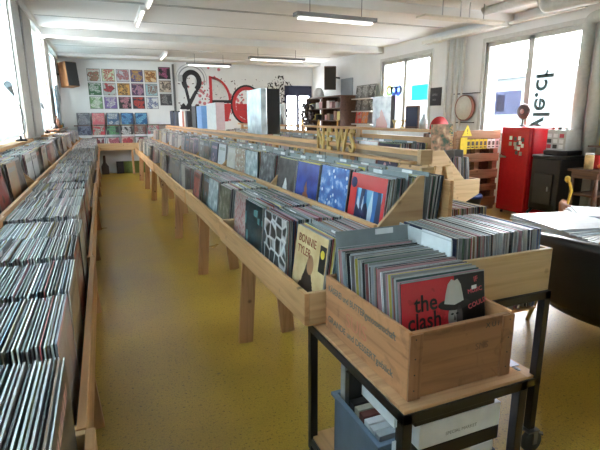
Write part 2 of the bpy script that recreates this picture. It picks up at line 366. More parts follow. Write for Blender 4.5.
    def mesh(s, name, mats):
        me = bpy.data.meshes.new(name); me.from_pydata([tuple(v) for v in s.v], [], s.f)
        for mt in (mats if isinstance(mats, (list, tuple)) else [mats]): me.materials.append(mt)
        me.polygons.foreach_set('material_index', s.m); me.polygons.foreach_set('use_smooth', s.sm)
        if any(u for u in s.u):
            ca = me.color_attributes.new('Col', 'FLOAT_COLOR', 'CORNER'); ra = me.color_attributes.new('Rnd', 'FLOAT_COLOR', 'CORNER')
            ul = me.uv_layers.new(name='UVMap')
            cc, rr, uu = [], [], []
            for f, c, r, u in zip(s.f, s.c, s.r, s.u):
                for k in range(len(f)):
                    cc += [*c, 1]; rr += [*r, 1]; uu += list(u[k]) if u else [0, 0]
            ca.data.foreach_set('color', cc); ra.data.foreach_set('color', rr); ul.data.foreach_set('uv', uu)
        me.update(); return me
def wpos(o):
    p = Vector((0, 0, 0))
    while o: p = p + o.location; o = o.parent
    return p
def link(name, me, parent=None, loc=None, bevel=0):
    o = bpy.data.objects.new(name, me); COL.objects.link(o)
    if parent: o.parent = parent
    if loc is not None: o.location = loc
    if bevel:
        b = o.modifiers.new('bevel', 'BEVEL'); b.width = bevel; b.segments = 2; b.limit_method = 'ANGLE'
    return o
def tag(o, label=None, cat=None, group=None, kind=None):
    if label: o['label'] = label
    if cat: o['category'] = cat
    if group: o['group'] = group
    if kind: o['kind'] = kind
    return o
def rebase(mb, off):
    off = Vector(off); mb.v = [v - off for v in mb.v]
def solo(name, mb, mats, label, cat, group=None, kind=None, bevel=0):   # one-mesh thing given in world coordinates
    xs = [v.x for v in mb.v]; ys = [v.y for v in mb.v]; zs = [v.z for v in mb.v]
    b = Vector(((min(xs) + max(xs)) / 2, (min(ys) + max(ys)) / 2, min(zs))); rebase(mb, b)
    return tag(link(name, mb.mesh(name, mats), None, b, bevel), label, cat, group, kind)
def struct(name, mb, mats, bevel=0):
    return tag(link(name, mb.mesh(name, mats), None, None, bevel), kind='structure')
def thing(name, loc, label, cat, group=None, rz=0):
    o = bpy.data.objects.new(name, None); COL.objects.link(o); o.empty_display_size = 0.1
    o.location = loc; o.rotation_euler = (0, 0, rz); return tag(o, label, cat, group)
def part(name, mb, mats, parent, world=True, bevel=0, label=None):
    if world: rebase(mb, wpos(parent))
    o = link(name, mb.mesh(name, mats), parent, None, bevel)
    if label: o['label'] = label
    return o
def copy_tree(o, loc, label=None, group=None, parent=None):
    c = o.copy(); COL.objects.link(c); c.location = loc
    if parent: c.parent = parent
    if label: c['label'] = label
    if group: c['group'] = group
    for ch in list(o.children): copy_tree(ch, ch.location, None, None, c)
    return c
def text_mesh(txt, size, extr, mat, bold=0.0, align='LEFT', sx=1.0):
    cu = bpy.data.curves.new('text', 'FONT'); cu.body = txt; cu.size = size; cu.extrude = extr; cu.offset = bold
    cu.align_x = align; cu.resolution_u = 3
    ob = bpy.data.objects.new('text', cu); me = bpy.data.meshes.new_from_object(ob); bpy.data.objects.remove(ob)
    if sx != 1: me.transform(Matrix.Diagonal((sx, 1, 1, 1)))
    me.materials.clear(); me.materials.append(mat); return me
def text_on(name, txt, size, extr, mat, origin, xax, yax, parent=None, bold=0.0, align='LEFT', sx=1.0):
    """origin/axes in the parent's frame (world if none)"""
    me = text_mesh(txt, size, extr, mat, bold, align, sx)
    x = Vector(xax).normalized(); y = Vector(yax); y = (y - x * y.dot(x)).normalized(); z = x.cross(y)
    M = Matrix((x, y, z)).transposed().to_4x4()
    me.transform(M); o = link(name, me, parent, Vector(origin)); return o

# ------------------------------------------------------------------ room shell
struct('floor', MB().box(XL - .3, XR + .3, YF - .3, YB + .3, -0.1, 0), FLOORM)
struct('ceiling', MB().box(XL - .3, XR + .3, YF - .3, YB + .3, ZC, ZC + 0.15), CEILM)
def wall_x(name, x0, x1, wins):
    mb = MB(); y = YF
    for (a, b, c, d) in sorted(wins):
        mb.box(x0, x1, y, a, 0, ZC); mb.box(x0, x1, a, b, 0, c); mb.box(x0, x1, a, b, d, ZC); y = b
    mb.box(x0, x1, y, YB, 0, ZC); struct(name, mb, WALLM)
wall_x('wall_right', XR, XR + 0.28, WIN_R)
wall_x('wall_left', XL - 0.28, XL, WIN_L)
DOOR = (5.0, 5.86, 0.0, 2.3)
mb = MB(); mb.box(XL - .28, DOOR[0], YB, YB + .25, 0, ZC).box(DOOR[0], DOOR[1], YB, YB + .25, DOOR[3], ZC).box(DOOR[1], XR + .28, YB, YB + .25, 0, ZC); struct('wall_back', mb, WALLM)
struct('wall_front', MB().box(XL - .28, XR + .28, YF - .25, YF, 0, ZC), WALLM)
# ceiling beams
for i, (y, h, w) in enumerate(((9.45, 0.13, 0.24), (5.85, 0.13, 0.24), (2.3, 0.13, 0.24), (12.9, 0.07, 0.5))):
    struct('trim_%d' % (i + 1), MB().box(XL, XR, y - w / 2, y + w / 2, ZC - h, ZC), CEILM, 0.006)
mb = MB(); mb.box(XL, XL + .07, YF, YB, ZC - .10, ZC); struct('trim_5', mb, CEILM, 0.004)
mb = MB()
for yy in (7.0, 7.06, 8.3, 11.4, 4.6): mb.box(XL + .1, XR - .3, yy, yy + .006, ZC - .006, ZC)
struct('trim_6', mb, plain('seam_grey', (0.3, 0.3, 0.28), .8))

# windows
def window_right(n, y0, y1, z0, z1):
    w = bpy.data.objects.new('window_%d' % n, None); COL.objects.link(w); w.location = (XR, (y0 + y1) / 2, z0); w['kind'] = 'structure'
    fr = MB(); t = 0.065; mid = (y0 + y1) / 2
    x0, x1 = XR + .02, XR + .10
    for a, b, c, d in ((y0, y0 + t, z0, z1), (y1 - t, y1, z0, z1), (y0, y1, z0, z0 + t), (y0, y1, z1 - t, z1), (mid - .05, mid + .05, z0, z1)): fr.box(x0, x1, a, b, c, d)
    fr.box(XR - .012, XR + .02, y0 - .07, y0, z0 - .07, z1 + .07).box(XR - .012, XR + .02, y1, y1 + .07, z0 - .07, z1 + .07).box(XR - .012, XR + .02, y0, y1, z1, z1 + .07).box(XR - .012, XR + .02, y0, y1, z0 - .07, z0)
    part('window_frame', fr, FRAME, w, bevel=0.004)
    part('window_pane', MB().box(x0 + .03, x0 + .036, y0 + t, mid - .05, z0 + t, z1 - t), GLASS, w)
    part('window_pane', MB().box(x0 + .03, x0 + .036, mid + .05, y1 - t, z0 + t, z1 - t), GLASS, w)
    part('window_sill', MB().box(XR - .10, XR + .02, y0 - .08, y1 + .08, z0 - .10, z0 - .07), WHITE, w)
    return w
for i, wn in enumerate(WIN_R): window_right(i + 1, *wn)
def window_left(n, y0, y1, z0, z1):
    w = bpy.data.objects.new('window_%d' % n, None); COL.objects.link(w); w.location = (XL, (y0 + y1) / 2, z0); w['kind'] = 'structure'
    fr = MB(); t = 0.06; x0, x1 = XL - .2, XL - .12; k = max(1, round((y1 - y0) / 1.3))
    fr.box(x0, x1, y0, y1, z0, z0 + t).box(x0, x1, y0, y1, z1 - t, z1)
    for j in range(k + 1):
        yy = y0 + t / 2 + (y1 - y0 - t) * j / k; fr.box(x0, x1, yy - t / 2, yy + t / 2, z0, z1)
    part('window_frame', fr, FRAME, w, bevel=0.004)
    for j in range(k):
        a = y0 + t / 2 + (y1 - y0 - t) * j / k; b = y0 + t / 2 + (y1 - y0 - t) * (j + 1) / k
        part('window_pane', MB().box(x0 + .03, x0 + .036, a + t / 2, b - t / 2, z0 + t, z1 - t), GLASS, w)
for i, wn in enumerate(WIN_L): window_left(i + 4, *wn)
# sills of the left windows
for i, (a, b) in enumerate(((YF, 6.6), (8.2, 9.95), (10.7, 12.5))):
    if i < 2: solo('window_shelf', MB().box(XL - .1, XL + .09, a if i else 2.4, b, 1.135, 1.165), PINE, ('long honey wooden shelf under the nearest left window, carrying a desk lamp', 'short wooden shelf under the second left window')[i], 'shelf', bevel=.003)
solo('window_shelf', MB().box(XL - .1, XL + .16, 9.6, 11.9, 1.195, 1.22), DKWOOD, 'dark wooden shelf jutting from the far left window with bottles on it', 'shelf', bevel=.003)
# curtains
def curtain(y0, y1, lab):
    mb = MB(); n = 40; zt, zb = 2.76, 1.19; rows = []
    for i in range(n + 1):
        y = y0 + (y1 - y0) * i / n; x = XL - .06 + .022 * sin(i * 1.3) + .008 * sin(i * 2.9)
        mb.v += [Vector((x, y, zb)), Vector((x + .004, y, zt)), Vector((x + .003, y, zb)), Vector((x + .007, y, zt))]
    for i in range(n):
        a = 4 * i; b = a + 4
        mb.face([a, b, b + 1, a + 1], sm=True); mb.face([a + 3, b + 3, b + 2, a + 2], sm=True)
        mb.face([a + 1, b + 1, b + 3, a + 3]); mb.face([a, a + 2, b + 2, b])
    return solo('curtain', mb, CURT, lab, 'curtain', 'sheer curtains')
curtain(2.75, 6.45, 'sheer white curtain glowing in the nearest left window')
curtain(-.85, 2.25, 'sheer white curtain added out of view to dim the left window beside the camera')  # unseen curtain, added to cut the daylight falling on the crates
curtain(8.3, 9.3, 'sheer white curtain in the second left window')
curtain(10.85, 12.4, 'sheer white curtain in the last left window by the speaker')
# columns and roller cord between windows
for (y0, y1, d) in ((6.52, 7.10, .05), (7.35, 8.2, .05), (9.9, 10.7, .05)):
    struct('trim_%d' % (7 + int(y0 * 10) % 7), MB().box(XL, XL + d, y0, y1, 1.165, ZC), plain('column_paint', (0.42, 0.41, 0.37), .7), 0.01)
mb = MB().tube([(XL + .05, 7.2, 2.8), (XL + .055, 7.2, 2.0), (XL + .05, 7.22, 1.25)], .008)
for i in range(36): mb.cyl((XL + .05, 7.21, 1.3 + i * .042), (XL + .05, 7.21, 1.315 + i * .042), .012, n=6)
solo('blind_chain', mb, STEEL, 'long metal chain hanging between the two grey columns at left', 'chain')

# outside: what the right windows show
solo('street_house', MB().box(11.5, 14, 7.8, 21, -1, 2.5).box(11.35, 14, 7.8, 21.2, 2.5, 2.62).box(11.45, 11.5, 7.4, 8.6, .8, 2.6).box(11.45, 11.5, 9.6, 10.8, .8, 2.6), plain('render_blue', (0.030, 0.040, 0.043), .8), 'pale blue rendered building across the street, left of the brick one', 'building')
mt, nt, b = newmat('pale_brick'); bt = N(nt, 'ShaderNodeTexBrick'); bt.inputs['Scale'].default_value = 1.3
bt.inputs['Color1'].default_value = (.032, .027, .024, 1); bt.inputs['Color2'].default_value = (.022, .019, .017, 1); bt.inputs['Mortar'].default_value = (.04, .037, .035, 1)
tc = N(nt, 'ShaderNodeTexCoord'); mp = N(nt, 'ShaderNodeMapping'); mp.inputs['Rotation'].default_value = (R(90), 0, R(90)); nt.links.new(tc.outputs['Object'], mp.inputs[0]); nt.links.new(mp.outputs[0], bt.inputs[0]); nt.links.new(bt.outputs[0], b.inputs['Base Color'])
solo('street_house', MB().box(9.0, 11.2, 2.6, 7.55, -1, 2.38), mt, 'washed-out brick building seen through the right half of the big window', 'building')
struct('trim_20', MB().box(XR + .5, 40, -25, 40, -1.2, -1.0), plain('street', (0.25, .25, .25), .9))

# ------------------------------------------------------------------ records
IND = []     # individual sleeves
STUFF = MB()
def edge_col(rg=None):
    k = random.random()
    if k < .60: g = random.choice((random.uniform(.25, .5), random.uniform(.5, .85))); return (g, g * random.uniform(.98, 1.02), g * random.uniform(.96, 1.03))
    if k < .90: g = random.uniform(.015, .12); return (g, g, g * 1.1)
    return random.choice([(.40, .07, .07), (.08, .13, .3), (.5, .46, .42), (.10, .06, .05), (.3, .12, .15), (.42, .36, .38), (.25, .16, .11), (.2, .3, .4)])
PROTO = []
for i in range(48):
    mb = MB(); t = random.choice((.003, .0035, .004, .004, .005, .006))
    mb.sleeve(Matrix.Identity(4), t, .315, .315, edge_col(), (random.random(), random.random(), random.random()))
    PROTO.append(mb.mesh('vinyl_record', [EDGE, ART]))
def xf(loc, yaw, tilt, roll): return Matrix.Translation(loc) @ Matrix.Rotation(yaw, 4, 'Z') @ Matrix.Rotation(tilt, 4, 'Y') @ Matrix.Rotation(roll, 4, 'X')
CNT = [0]
def record(loc, yaw, tilt, roll, indiv=None, group=None, mesh=None, name='vinyl_record', cat='record'):
    if indiv:
        CNT[0] += 1
        o = bpy.data.objects.new(name, mesh or random.choice(PROTO)); COL.objects.link(o)
        o.matrix_world = xf(loc, yaw, tilt, roll); return tag(o, indiv, cat, group)
    STUFF.sleeve(xf(loc, yaw, tilt, roll), random.choice((.003, .004, .005)), .315, .315 + random.uniform(0, .006), edge_col(), (random.random(), random.random(), random.random()))
def special(mat, edge=(.5, .5, .5), t=.004, size=.315):
    mb = MB(); mb.sleeve(Matrix.Identity(4), t, size, size, edge, (.5, .5, .5)); return mb.mesh('vinyl_record', [EDGE, mat])
def fill(x, y, z, yaw, depth, pitch, tilt=R(9), whole=None, wgroup=None, front=None, fmesh=None, wob=R(3)):
    """a bin: front record at (x, y), the stack running away from the reader"""
    n = int(depth / pitch); dx, dy = cos(yaw), sin(yaw); ph = random.uniform(0, 6); z += random.uniform(0, .010)
    first = None
    for i in range(n):
        d = i * pitch
        tl = tilt + wob * sin(ph + i * .16); j = random.uniform(-.006, .006); zz = z + random.uniform(0, .006)
        loc = (x + dx * d - dy * j, y + dy * d + dx * j, zz)
        if i == 0 and front: first = record(loc, yaw, tl, 0, front, None, fmesh)
        else: record(loc, yaw, tl, random.uniform(-.012, .012), whole, wgroup)
    return first
# grey divider cards with a white tag
mbd = MB(); mbd.box(-.0015, .0015, -.165, .165, 0, .345)
DIVM = mbd.mesh('divider_card', GREYP)
TAGM = MB().box(-.0035, -.0015, -.10, -.02, .318, .340).mesh('name_tag', PAPER)
def divider(x, y, z, yaw, tilt, label, group):
    o = bpy.data.objects.new('divider_card', DIVM); COL.objects.link(o); o.matrix_world = xf((x, y, z), yaw, tilt, 0)
    tag(o, label, 'divider', group); t = bpy.data.objects.new('name_tag', TAGM); COL.objects.link(t); t.parent = o; t.location = (0, random.uniform(-.02, .14), 0)
    t['label'] = 'white name tag'; return o

# ------------------------------------------------------------------ long record racks
ORD = ['first', 'second', 'third', 'fourth', 'fifth', 'sixth', 'seventh', 'eighth', 'ninth', 'tenth']
UO = .12
def make_rack(L, label, group, s=1, tall=True):
    """local frame: x away from the aisle (s=+1) or mirrored (s=-1), y along the row"""
    t = thing('record_rack', (0, 0, 0), label, 'record rack', group)
    def bx(x0, x1, y0, y1, z0, z1):
        a, b = sorted((x0 * s, x1 * s)); return MB().box(a, b, y0, y1, z0, z1)
    P = lambda *a, **k: part(*a, world=False, **k)
    P('front_board', bx(0, .02, 0, L, .615, .745), PINE, t, bevel=.002)
    P('bin_floor', bx(.02, .37, .02, L - .02, .60, .614), PINE, t)
    P('upper_front_board', bx(.37, .39, UO, L + UO, .835, .955), PINE, t, bevel=.002)
    P('upper_bin_floor', bx(.39, .76, UO + .02, L - .02 + UO, .80, .814), PINE, t)
    for y0 in (0.0, L - .018):
        yu = y0 + UO
        P('side_panel', bx(.02, .37, y0, y0 + .018, .615, .745), PINEX, t, bevel=.002)
        P('upper_side_panel', MB().prism([(p[0] * s, p[1]) for p in ((.39, .76), (.39, .94), (.595, 1.15), (.62, 1.15), (.62, .62), (.39, .62))], 'y', yu, yu + .018), PINEX, t, bevel=.002)
    P('back_board', bx(.76, .78, UO, L + UO, .80, 1.12), PINE, t)
    ly = L * .79
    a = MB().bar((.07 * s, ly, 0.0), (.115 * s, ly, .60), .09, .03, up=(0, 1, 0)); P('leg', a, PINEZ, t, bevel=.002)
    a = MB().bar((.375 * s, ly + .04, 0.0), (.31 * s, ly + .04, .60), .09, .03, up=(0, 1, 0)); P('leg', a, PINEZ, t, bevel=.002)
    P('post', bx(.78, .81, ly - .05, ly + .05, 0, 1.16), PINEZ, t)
    P('post', bx(.725, .795, UO + .16, UO + .18, 0, 1.165), PALE, t)
    return t
LM = 1.435; BP = (LM - .036) / 4
rr = make_rack(LM, 'pine two-tier record rack nearest the camera in the row right of the aisle', 'two-tier pine rack sections right of the aisle', 1)
RX0, RY0 = 0.65, 1.53
lbl = lambda k, side: f'pine two-tier record rack section, {ORD[k]} from the camera in the row {side} of the aisle'
rr.location = (RX0, RY0, 0)
for k in range(1, 7): copy_tree(rr, (RX0 + (.01 if k % 2 else 0), RY0 + LM * k, 0), lbl(k, 'right'))
LX0, LY0, LN = -0.105, -0.42, 9
ll = make_rack(LM - .02, lbl(0, 'left'), 'two-tier pine rack sections left of the aisle', -1)
ll.location = (LX0 + .03, LY0, 0)
LML = 1.42
for k in range(1, LN): copy_tree(ll, (LX0 + (.012 if k == 1 else -.008 * (k % 2)), LY0 + LML * k, 0), lbl(k, 'left'))
bpl = (LML - .05) / 4

A_ = art_special
SP = {
 'tyler': A_('cover_tan_portrait', 'portrait', (0.62, 0.42, 0.2), (0.72, 0.55, 0.3), (0.05, 0.035, 0.03), 4, face_=True),
 'honey': A_('cover_honeycomb', 'honey', (.1, .1, .1), (0.45, .45, .46), (.75, .75, .75), 4.2),
 'teal': A_('cover_teal', 'blocks', (0.01, 0.035, 0.045), (0.02, 0.06, 0.075), (0.10, 0.36, 0.38), 9),
 'red': A_('cover_red_burst', 'frame', (0.62, 0.03, 0.03), (0, 0, 0), (0, 0, 0)),
 'snow': A_('cover_blue_snow', 'dots', (0.03, 0.10, 0.38), (0.06, 0.2, 0.55), (0.5, 0.62, 0.8), 6),
 'blue': A_('cover_deep_blue', 'portrait', (0.015, 0.03, 0.22), (0.03, 0.07, 0.36), (0.35, 0.12, 0.04), 5),
 'bw': A_('cover_black_white', 'portrait', (0.03, 0.03, 0.03), (0.1, 0.1, 0.1), (0.62, 0.62, 0.62), 5),
 'rock': A_('cover_grey_rock', 'noise', (0.03, 0.03, 0.035), (0.13, 0.14, 0.15), (0.35, 0.36, 0.37), 6),
 'flower': A_('cover_floral', 'dots', (0.5, 0.42, 0.32), (0.3, 0.22, 0.16), (0.45, 0.16, 0.1), 8),
 'pinkr': A_('cover_pink_red', 'noise', (0.35, 0.09, 0.10), (0.5, 0.38, 0.36), (0.2, 0.2, 0.18), 9),
 'green': A_('cover_olive', 'noise', (0.07, 0.08, 0.05), (0.16, 0.17, 0.12), (0.4, 0.4, 0.36), 6),
 'ice': A_('cover_pale_ice', 'noise', (0.2, 0.27, 0.3), (0.42, 0.5, 0.52), (0.7, 0.74, 0.75), 5),
}
T1 = {0: ('tyler', 'record with tan portrait cover lettered BONNIE TYLER, nearest in the lower right rack'),
      1: ('honey', 'record with black and white honeycomb cover in the lower right rack'),
      2: ('teal', 'record with dark teal cover beside the honeycomb one'),
      3: ('pinkr', 'record with mottled pink and red cover, two bins beyond the honeycomb one'),
      4: ('green', 'record with dull olive cover just before the second board seam in the lower right rack'),
      5: ('ice', 'record with pale icy cover in the lower right rack, sixth bin from the camera')}
T2 = {0: ('red', 'record with red-bordered blue crystal cover, nearest in the upper right rack'),
      1: ('snow', 'record with blue snowy cover beside the red-bordered one'),
      2: ('blue', 'record with deep blue cover behind the blue snowy one'),
      3: ('bw', 'record with black and white figure cover next to the deep blue one'),
      4: ('rock', 'record with dark grey rocky cover in the upper right rack'),
      5: ('ice', 'record with pale icy cover next to the dark grey rocky one'),
      6: ('flower', 'record with beige flowered cover in the upper right rack')}
front_n = 0
FRONT = {}
for k in range(7):
    for j in range(4):
        b = k * 4 + j; yc = RY0 + LM * k + .018 + BP * (j + .5)
        near = b < 2
        pitch = .0088 if b < 6 else .0115
        lab = f'record filed edge-on in the lower right rack, {ORD[b]} bin from the camera' if near else None
        fl = T1[b][1] if b in T1 else (f'front record facing the aisle in the {ORD[k]} lower right rack section, bin {["nearest", "second", "third", "farthest"][j]} of four' if b < 14 else None)
        fm = special(SP[T1[b][0]]) if b in T1 else None
        FRONT[('r1', b)] = fill(RX0 + .052 + (0.01 if b % 3 else .03), yc, .616, 0, .285, pitch, R(5), lab, f'records filed in lower right bin {ORD[b]}' if near else None, fl, fm)
        near = b < 1
        lab = f'record filed edge-on behind the red-bordered cover in the upper right rack' if near else None
        fl = T2[b][1] if b in T2 else (f'front record facing the aisle in the {ORD[k]} upper right rack section, bin {["nearest", "second", "third", "farthest"][j]} of four' if b < 12 else None)
        fm = special(SP[T2[b][0]]) if b in T2 else None
        FRONT[('r2', b)] = fill(RX0 + .42, yc + UO, .816, 0, .30, pitch if b < 4 else .012, R(5), lab, 'records behind the red-bordered cover' if near else None, fl, fm)
        if b < 24:
            for tier, (xx, zz) in (('lower', (RX0, .616)), ('upper', (RX0 + .375, .816))):
                for q in ((.10, .21) if b < 8 and tier == 'upper' else (.12,) if (b + (tier == 'upper')) % 3 or b < 4 else ()):
                    divider(xx + .05 + q, yc + (UO if tier == 'upper' else 0) + random.uniform(-.015, .015), zz - (.012 if tier == 'lower' else 0), 0, R(4), f'grey plastic divider standing among the records in the {tier} right rack, {ORD[k]} section', f'dividers in the {tier} right rack, {ORD[k]} section')
for k in range(LN):
    for j in range(4):
        b = k * 4 + j; yc = LY0 + LML * k + .02 + bpl * (j + .5)
        if yc < .1: continue
        near = .55 < yc < 1.75
        o = 'first second third fourth fifth sixth'.split()[max(0, b - 3)] if near else ''
        lab = f'record filed edge-on in the lower left rack, {o} visible bin from the camera' if near else None
        fill(LX0 - .036 + (.03 if k == 0 else .012 if k == 1 else 0), yc, .616, pi, .325, .0084 if yc < 3.5 else .0115, R(1.5), lab, f'records in the {o} visible lower left bin' if near else None, wob=R(1.5))
        fl = f'front record leaning toward the aisle in the upper left rack, {ORD[b - 8]} bin in view' if 8 <= b < 16 else None
        if yc > 1.0: fill(LX0 - .43, yc + UO, .816, pi, .30, .011, R(6), None, None, fl)
        if yc < 6:
            for q in ((.2,) if j == 2 else ()): divider(LX0 - .05 - q, yc, .616, pi, R(1.5), f'grey plastic divider among the records in the lower left rack, {ORD[k]} section', f'dividers in the lower left rack, {ORD[k]} section')

# lettering on the nearest cover
f0 = FRONT[('r1', 0)]
text_on('title_lettering', 'BONNIE', .05, .0004, plain('red_ink', (.3, .05, .02), .5), (-.0026, .13, .25), (0, -1, 0), (0, 0, 1), f0)
text_on('title_lettering', 'TYLER', .05, .0004, plain('red_ink', (.3, .05, .02), .5), (-.0026, .13, .20), (0, -1, 0), (0, 0, 1), f0)
part('sticker', MB().box(-.0032, -.0022, -.15, -.095, .17, .28), BLKP, f0, world=False, label='black oblong sticker')
part('sticker_dot', MB().lathe([(.018, -.0040), (.018, -.0032)], (0, -.122, .245), ax='x', n=16), YEL, f0, world=False, label='yellow round sticker')
f1 = FRONT[('r2', 0)]
part('sticker', MB().lathe([(.026, -.0036), (.026, -.0024)], (0, .125, .27), ax='x', n=18), plain('navy_sticker', (.02, .03, .12), .4), f1, world=False, label='round navy sticker')

# top shelf rail of the right row
SHX0, SHX1 = 1.40, 1.53
t = thing('shelf_rail', (1.45, 6.6, 1.19), 'long pine shelf rail running above the right rack row, carrying the gold letters', 'shelf')
Y0, Y1 = 1.86, 11.6
part('top_plank', MB().box(1.385, 1.445, Y0, Y1, 1.215, 1.24), PINE, t, bevel=.002)
part('front_slat', MB().box(1.345, 1.385, Y0, Y1, 1.175, 1.19), PINE, t, bevel=.002)
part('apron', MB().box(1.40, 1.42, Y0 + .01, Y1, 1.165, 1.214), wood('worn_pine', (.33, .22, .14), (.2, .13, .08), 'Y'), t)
part('end_block', MB().box(1.38, 1.45, Y0 - .03, Y0, 1.175, 1.245), PINEX, t, bevel=.002)
for yy in (2.6, 3.9, 5.3, 6.7, 8.1, 9.5, 10.9): part('cross_block', MB().box(1.425, 1.46, yy, yy + .06, 1.165, 1.2145), PINEZ, t)


# gold NEWS letters on the front slat
ly = 2.98
for ch, wd in (('N', .155), ('E', .125), ('W', .185), ('S', .12)):
    me = text_mesh(ch, .195, .006, GOLD, .003, sx=.80)
    me.transform(Matrix.Rotation(R(-90), 4, 'Z') @ Matrix.Rotation(R(90), 4, 'X'))
    zmin = min(v.co.z for v in me.vertices); me.transform(Matrix.Translation((0, 0, -zmin)))
    o = link('wooden_letter', me, None, (1.365, ly, 1.1905)); tag(o, f'gold wooden letter {ch} standing on the right rack shelf rail', 'letter', 'gold letters spelling a word')
    ly -= wd

# boxes standing on the shelf rail
def boxset(x0, x1, y0, y1, z, h, mats, label, name='box_set', cat='box'):
    mb = MB().box(x0, x1, y0, y1, z, z + h)
    for i in (3,): mb.m[i] = 1
    mb.m[5] = 0; mb.m[2] = 1; mb.m[3] = 0
    return solo(name, mb, mats, label, cat, bevel=.003)
zr = 1.2405
boxset(1.41, 1.47, 4.36, 4.83, zr, .43, [SILV, SILV], 'big silver box standing tallest on the right shelf rail')
boxset(1.475, 1.62, 4.40, 4.80, zr, .43, [BLKP, art_special('black_box_art', 'noise', (.012, .012, .012), (.02, .02, .02), (.4, .4, .4), 9)], 'black patterned box standing behind the tall silver box')
boxset(1.42, 1.54, 6.35, 6.95, zr, .36, [WHITE, PINKC], 'white box with pinkish end on the shelf rail, between the silver and blue ones')
boxset(1.42, 1.52, 7.35, 7.75, zr, .34, [BLUEC, BLUEC], 'blue box standing on the shelf rail left of the white and pink one')
boxset(1.42, 1.50, 7.85, 8.2, zr, .35, [BLKP, BLKP], 'thin black box leaning by the blue box on the shelf rail')
bc = [('white', (.7, .7, .7)), ('orange red', (.5, .12, .06)), ('cream', (.62, .58, .48)), ('pale grey', (.5, .52, .53)), ('charcoal', (.05, .05, .06)), ('navy', (.02, .03, .09)), ('black', (.02, .02, .02)), ('light blue', (.2, .4, .6)), ('dark grey', (.1, .1, .11))]
yy = 8.7
for i, (nm, c) in enumerate([bc[4], bc[2], bc[1], bc[0], bc[0], bc[4], bc[6], bc[8], bc[5], bc[6], bc[4], bc[5]]):
    w = random.uniform(.09, .2); boxset(1.42, 1.52, yy, yy + w, zr, random.uniform(.27, .33), [plain('box_' + nm, c, .4)] * 2, f'{nm} boxed set on the far shelf rail, {ORD[i] if i < 10 else ("eleventh", "twelfth")[i - 10]} beyond the blue box', 'box_set'); yy += w + .05

# ------------------------------------------------------------------ second row: rack B beyond
def rackB():
    x0 = 2.25; L = 6.3; y0 = 3.32
    t = thing('record_rack', (2.7, y0, 0), 'pine record rack beyond the lettered shelf rail with A-frame end', 'record rack')
    part('upper_front_board', MB().box(x0 - .03, x0 - .01, y0, y0 + L, .84, .96), PINE, t)
    part('bin_floor', MB().box(x0 - .01, x0 + .36, y0, y0 + L, .83, .844), PINE, t)
    part('back_board', MB().box(2.66, 2.68, y0, y0 + L, .60, 1.22), PINE, t)
    part('top_rail', MB().box(2.60, 2.74, y0 + .02, y0 + L, 1.265, 1.29), PINE, t, bevel=.002)
    part('end_panel', MB().prism([(2.58, 1.12), (2.72, 1.12), (2.98, .84), (3.16, .84), (3.16, .70), (2.98, .62), (2.58, .62)], 'y', y0 - .02, y0), PALE, t, bevel=.003)
    part('end_panel', MB().prism([(2.22, .96), (2.45, 1.12), (2.57, 1.12), (2.57, .5), (2.22, .62)], 'y', y0 - .02, y0), PALE, t, bevel=.003)
    part('front_board', MB().box(3.14, 3.16, y0, y0 + L, .72, .84), PINE, t)
    part('far_bin_floor', MB().box(2.68, 3.14, y0, y0 + L, .70, .714), PINE, t)
    for a, b in (((2.55, 0), (2.66, .98)), ((3.02, 0), (2.76, .98))):
        part('leg', MB().bar((a[0], y0 - .04, a[1]), (b[0], y0 - .04, b[1]), .07, .03, up=(0, 1, 0)), PALE, t, bevel=.003)
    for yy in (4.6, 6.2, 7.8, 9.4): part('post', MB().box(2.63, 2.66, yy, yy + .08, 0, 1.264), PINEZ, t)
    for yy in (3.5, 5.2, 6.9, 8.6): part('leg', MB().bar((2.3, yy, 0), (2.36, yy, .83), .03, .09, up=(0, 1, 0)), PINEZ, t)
    n = 17
    for j in range(n):
        yc = y0 + .2 + j * .36
        if yc > y0 + L - .15: break
        fill(x0 + .03, yc, .846, 0, .3, .013, R(5), None, None, f'front record in the rack beyond the gold letters, {ORD[j]} from its near end' if j < 5 else None)
        divider(x0 + .2, yc, .85, 0, R(4), 'grey plastic divider in the rack beyond the gold letters', 'dividers in the rack beyond the letters')
        fill(3.10, yc, .716, pi, .36, .013, R(5))
        for q in range(3 if j < 3 else 0): divider(2.82 + q * .1, yc, .76, pi, R(5), 'tall grey divider behind the A-frame rack end', 'dividers on the far side of the second rack')
rackB()
# small letters on its rail
for ch, y in (('R', 6.3), ('A', 5.75), ('T', 5.2), ('Y', 3.98), ('Z', 3.84)):
    me = text_mesh(ch, .11, .006, GOLD, .002); me.transform(Matrix.Rotation(R(-90), 4, 'Z') @ Matrix.Rotation(R(90), 4, 'X'))
    zmin = min(v.co.z for v in me.vertices); me.transform(Matrix.Translation((0, 0, -zmin)))
    tag(link('wooden_letter', me, None, (2.64, y, 1.291)), f'small wooden letter {ch} on the far rack rail', 'letter', 'small letters on the far rail')
